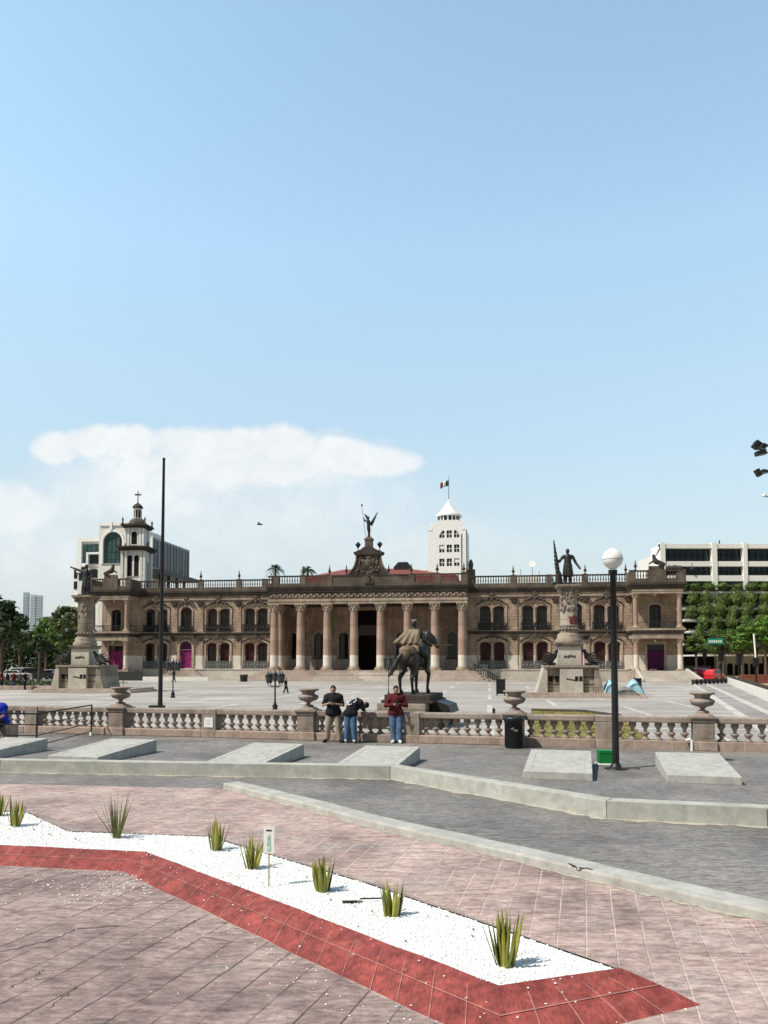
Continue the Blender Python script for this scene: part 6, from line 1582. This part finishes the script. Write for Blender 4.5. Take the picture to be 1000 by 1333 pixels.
for i, (px, v, m, lab) in enumerate(((20,885,'carwhite','white car under the big dark tree at the far left'),(33,884,'carwhite','white car left of the forked tree trunk'),(66,883.5,'carwhite','white car right of the forked tree trunk'),(48,884.5,'cargrey','dark car behind the forked tree trunk'),(82,884,'cargrey','dark car beside the left monument'),(975,879,'carwhite','white car behind the trees at right'),(915,877.5,'carwhite','white car far down the street beyond red cars'),(948,878,'carwhite','white car beyond the green street sign'))):
    car(px, v, R(10*i), m, lab, 'van' if i % 2 else 'sedan')
# street sign, signals, poles
b = org(934, 96); e = empty('street_sign', b, 0, 'green street name sign hung from a slim pole right of the palace', 'sign'); k = .096
x0, x1 = (921-934)*k, (942-934)*k
MB().box(x0,x1,-.05,-.02,zz(838.5,96),zz(831,96)).build('sign_plate', M['sign_green'], e)
mb = MB()
for i in range(6): mb.box(x0+.2+i*.28,x0+.2+i*.28+.17,-.058,-.0505,zz(836.5,96),zz(833.5,96))
mb.build('lettering', M['white'], e)
MB().tube([((945-934)*k,0,0),((944-934)*k,0,zz(829,96)),((932-934)*k,.03,zz(829.5,96)),(x0,.03,zz(830,96))], .06, 8).build('pole', M['steel'], e)
def signal(px, v0, v1, d, label):
    b = org(px,d); e = empty('traffic_signal', b, 0, label, 'traffic light', 'traffic signals by the street'); zt = zz(v0,d)
    MB().tube([(0,0,0),(0,0,zt)], .07, 8).build('pole', M['black'], e)
    h = MB().box(-.28,.28,-.25,.1,zt-1.3,zt+.1).build('signal_head', M['black'], e)
    for i in range(3): MB().lathe([(.13,0),(.13,.05)],10,M=Matrix.Translation((0,-.25,zt-.2-.4*i)) @ Matrix.Rotation(R(90),4,'X')).build('lens', M['dark'], h)
signal(938, 848, 0, 100, 'black traffic signal just right of the red cars'); signal(961, 851, 0, 88, 'black traffic signal between the street sign and the white pole'); signal(917, 846, 0, 118, 'black traffic signal above the red cars')
b = org(983.5, 84); e = empty('street_pole', b, 0, 'white-topped street pole standing in the dry park', 'pole'); MB().tube([(0,0,0),(0,0,zz(856,84))], .10, 8).build('lower_pole', M['black'], e); MB().tube([(0,0,zz(856,84)),(-.15,0,zz(825,84))], .09, 8).build('upper_pole', M['white'], e); MB().box(-.3,.3,-.15,.1,zz(868,84),zz(856,84)).build('control_box', M['black'], e)
for px, w, v, d, lab in ((962,30,846,150,'low white building behind the right street trees'),(905,26,850,158,'low white building at the far end of the street')):
    e = bld('low_building', px, d, 0, lab, 'building'); kk = d/1000
    MB().box(-w*kk/2*2,w*kk/2*2,0,6,0,zz(v,d)).build('wall', M['offwhite'], e)
    mb = MB()
    for i in range(6): xx = -w*kk+.6+i*w*kk*2/6; mb.prism(arch(xx,xx+1.1,.1,1.9,.5), -.05, .02)
    mb.build('archway', M['dark'], e)
# floodlight mast just outside the right edge
d = 40; b = org(1013, d); e = empty('floodlight_mast', b, 0, 'floodlight mast at the right edge with black lamps pointing left', 'floodlight mast'); k = .04
MB().lathe([(.16,0),(.12,8),(.08,zz(560,d))], 10).build('mast', M['steel'], e)
def flood(px, v, w, h, ang):
    x = (px-1013)*k; z = zz(v,d); mt = Matrix.Translation((x,-.1,z)) @ Matrix.Rotation(R(ang),4,'Y')
    f = MB().box(-w,w,-.18,.18,-h,h,mt).build('floodlight', M['black'], e, bevel=.03)
    MB().box(-w*.85,w*.85,-.19,.0,-h-.015,-h+.02,mt).build('lamp_glass', M['railgrey'], f)
    MB().tube([mt @ Vector((0,0,0)), (x+.5,0,z+.05), (0,0,z)], .035, 6).build('bracket', M['black'], f)
flood(990.5,580,.20,.17,-55); flood(996.5,582,.20,.16,10); flood(995.5,590.5,.26,.12,-10); flood(991.5,616,.10,.20,-30); flood(999,614.5,.14,.09,5)
MB().ball(((1000-1013)*k,0,zz(645,d)),.10).build('small_globe', M['white'], e); MB().tube([((1000-1013)*k,0,zz(645,d)),(0,0,zz(645,d)-.2)], .03, 6).build('globe_arm', M['steel'], e)
# bird
mb = MB().caps((-.18,0,0),.05,(.16,0,.03),.07).add([(.05,0,.03),(-.08,0,.03),(-.25,.45,.22),(-.05,.35,.18)],[(0,1,2,3),(3,2,1,0)]).add([(.05,0,.03),(-.08,0,.03),(-.25,-.45,.18),(-.05,-.35,.15)],[(0,1,2,3),(3,2,1,0)])
mb.ball((.24,0,.06),(.06,.05,.05),8,6); o = mb.build('bird', M['black'], None, at(338,683,70), R(20)); tag(o, 'dark bird flying in the sky above the palace', 'bird')
# low beds and hedges on the left
o = MB().box(-9,5.5,0,7,0,.32).build('planting_bed', M['bal_base'], None, org(35,70.5), -AP, bevel=.03); tag(o, 'raised brownish planting bed at the far left of the plaza', 'bed')
me = leafmesh(lambda: ((rnd.uniform(-8.5,3),rnd.uniform(.5,6),.32+rnd.random()*.45), Vector((rnd.gauss(0,.6),rnd.gauss(0,.6),1)).normalized()), 2600, .13, 'hedge', M['leafA'])
o = link('low_hedge', me, None, org(35,70.6), -AP); tag(o, 'low dark planting in the raised bed at the far left', 'hedge', kind='stuff')
mb = MB(); 
for i in range(40): x = -12+i*.55; mb.box(x-.03,x+.03,-.03,.03,0,1.15)
mb.box(-12,10,-.03,.03,1.08,1.15).box(-12,10,-.03,.03,.2,.26)
o = mb.build('iron_fence', M['steel'], None, org(60,88), -AP); tag(o, 'dark iron fence beyond the left monument', 'fence')
e = empty('site_fence', pw(SL0+2,-9,0), -AP, 'dark sheeted barrier in front of the left corner pavilion', 'barrier')
MB().box(-1,8.5,0,.08,0,1.25).build('dark_sheet', M['cargrey'], e); MB().box(8.6,18,-.2,-.05,.0,.55).build('low_board', M['offwhite'], e)
MB().tube([(3.6,-.1,0),(3.5,-.1,.9),(3.9,-.1,1.5),(4.6,-.1,1.8)], .12, 8).build('white_hose', M['white'], e)
# ------------------------------------------------------------------ sky, sun, camera
SUN_EL, SUN_AZ = R(53), R(28)        # light travels towards +x and a little away from the camera
w = bpy.data.worlds.new('World'); sc.world = w; w.use_nodes = True
nt = w.node_tree; nt.nodes.clear()
class WN(NT):
    def __init__(s): s.t = nt; s.n = nt.nodes; s.l = nt.links
t = WN(); sky = t.new('ShaderNodeTexSky'); sky.sky_type = 'NISHITA'; sky.sun_disc = False
sky.sun_elevation = SUN_EL; sky.sun_rotation = R(270)-SUN_AZ; sky.altitude = 500; sky.air_density = 1.0; sky.dust_density = 1.2; sky.ozone_density = 1.0
tc = t.new('ShaderNodeTexCoord'); gx, gy, gz = t.sep(tc.outputs['Generated'])
yy = t.math('MAXIMUM', gy, .02); p_ = t.math('DIVIDE', gx, yy); q_ = t.math('DIVIDE', gz, yy)
vec = t.comb(p_, q_, 0)
def cl(cx, cz, rx, rz, nscale, namp, lo, hi, strength, stretch=1.0):
    n = t.noise(nscale, 7, t.mapping((1,stretch,1), (0,0,0), vec), .55, .3)
    dx = t.math('DIVIDE', t.math('SUBTRACT', p_, cx), rx); dz = t.math('DIVIDE', t.math('SUBTRACT', q_, cz), rz)
    r2 = t.math('ADD', t.math('MULTIPLY', dx, dx), t.math('MULTIPLY', dz, dz))
    f = t.math('ADD', t.math('SUBTRACT', 1.0, r2), t.math('MULTIPLY', t.math('SUBTRACT', n, .5), namp))
    return t.math('MULTIPLY', t.ramp(f, [(lo,0.0),(hi,1.0)]), strength)
def mx(a, b): return t.math('MAXIMUM', a, b)
front = t.math('GREATER_THAN', gy, .02)
el = t.math('MINIMUM', t.math('MAXIMUM', gz, 0.0), 1.0)
big = t.noise(7, 6, vec, .6, .5); fin_ = t.noise(26, 7, vec, .62, .4)
edge = t.math('ADD', t.math('MULTIPLY', t.math('SUBTRACT', big, .5), .9), t.math('MULTIPLY', t.math('SUBTRACT', fin_, .5), .8))
def puff(cx, cz, rx, rz, lo, hi, amp, strength):
    dx = t.math('DIVIDE', t.math('SUBTRACT', p_, cx), rx); dz = t.math('DIVIDE', t.math('SUBTRACT', q_, cz), rz)
    r = t.math('SQRT', t.math('ADD', t.math('MULTIPLY', dx, dx), t.math('MULTIPLY', dz, dz)))
    f = t.math('ADD', t.math('SUBTRACT', 1.0, r), t.math('MULTIPLY', edge, amp))
    return t.math('MULTIPLY', t.ramp(f, [(max(lo,0),0.0),(hi,1.0)]), strength)
# the lit top of the anvil: a row of overlapping puffs, crisp above and dissolving below
m = puff(-.20,.262,.245,.055,.0,.50,.80,.90)
for (cx,cz,rx,rz,st) in ((-.43,.283,.045,.026,.8),(-.385,.292,.05,.026,.85),(-.335,.290,.05,.028,.85),(-.27,.288,.06,.028,.8),(-.20,.286,.07,.030,.85),(-.135,.288,.065,.030,.9),(-.07,.276,.075,.026,.85),(-.02,.264,.085,.024,.8),(.01,.262,.05,.014,.75)):
    m = mx(m, puff(cx,cz,rx,rz,.0,.34,.85,min(1,st*1.12)))
m = mx(m, puff(-.30,.225,.22,.08,.0,.8,.5,.82))
m = mx(m, puff(-.14,.20,.28,.10,.0,.9,.6,.62))
m = mx(m, puff(-.51,.200,.11,.045,.0,.45,.6,.78))
m = mx(m, puff(-.40,.15,.26,.085,.0,.9,.6,.62))
m = mx(m, puff(.02,.155,.30,.055,.0,1.0,.7,.45))
m = t.math('MULTIPLY', m, front)
# hazy low sky brightened; overhead and behind the camera darkened to cut fill light
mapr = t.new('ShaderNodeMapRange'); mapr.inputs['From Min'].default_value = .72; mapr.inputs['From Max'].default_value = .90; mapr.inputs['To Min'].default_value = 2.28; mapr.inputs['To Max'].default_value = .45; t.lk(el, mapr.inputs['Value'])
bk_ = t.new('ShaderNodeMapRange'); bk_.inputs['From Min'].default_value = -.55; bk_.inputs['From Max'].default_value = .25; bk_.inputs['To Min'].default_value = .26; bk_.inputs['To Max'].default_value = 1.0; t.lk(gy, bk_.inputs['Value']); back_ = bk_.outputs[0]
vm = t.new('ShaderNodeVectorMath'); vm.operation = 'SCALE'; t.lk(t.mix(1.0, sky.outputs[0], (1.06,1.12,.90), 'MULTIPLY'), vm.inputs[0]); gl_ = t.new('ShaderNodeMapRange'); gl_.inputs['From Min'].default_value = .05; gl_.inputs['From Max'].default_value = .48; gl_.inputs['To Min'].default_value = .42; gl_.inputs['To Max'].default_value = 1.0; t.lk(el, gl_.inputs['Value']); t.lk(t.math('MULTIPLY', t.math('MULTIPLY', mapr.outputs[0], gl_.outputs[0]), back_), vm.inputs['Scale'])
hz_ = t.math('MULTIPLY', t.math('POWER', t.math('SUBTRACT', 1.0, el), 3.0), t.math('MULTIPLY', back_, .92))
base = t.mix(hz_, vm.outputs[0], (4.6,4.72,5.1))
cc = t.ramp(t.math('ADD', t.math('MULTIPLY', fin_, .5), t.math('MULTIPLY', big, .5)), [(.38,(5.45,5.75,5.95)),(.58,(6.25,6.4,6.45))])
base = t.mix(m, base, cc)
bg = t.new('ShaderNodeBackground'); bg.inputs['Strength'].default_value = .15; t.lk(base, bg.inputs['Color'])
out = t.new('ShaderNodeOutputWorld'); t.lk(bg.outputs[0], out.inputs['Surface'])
sd = bpy.data.lights.new('sun', 'SUN'); sd.energy = 4.8; sd.angle = R(.5); sd.color = (1,.935,.835)
so = bpy.data.objects.new('sun', sd); COL.objects.link(so)
dirv = Vector((math.cos(SUN_AZ)*math.cos(SUN_EL), math.sin(SUN_AZ)*math.cos(SUN_EL), -math.sin(SUN_EL)))
so.rotation_euler = dirv.to_track_quat('-Z','Y').to_euler(); so.location = (-40,-20,60)
cd = bpy.data.cameras.new('camera'); co = bpy.data.objects.new('camera', cd); COL.objects.link(co)
cd.sensor_fit = 'HORIZONTAL'; cd.sensor_width = 36; cd.lens = 36*F/1000; cd.shift_y = (Y0-666.5)/1000; cd.clip_end = 9000; cd.clip_start = .1
co.location = (0,0,H); co.rotation_euler = (R(90)+TH, 0, 0)
sc.camera = co
sc.view_settings.view_transform = 'Standard'; sc.view_settings.look = 'None'; sc.view_settings.gamma = 1; sc.view_settings.exposure = 0
sc.cycles.max_bounces = 6
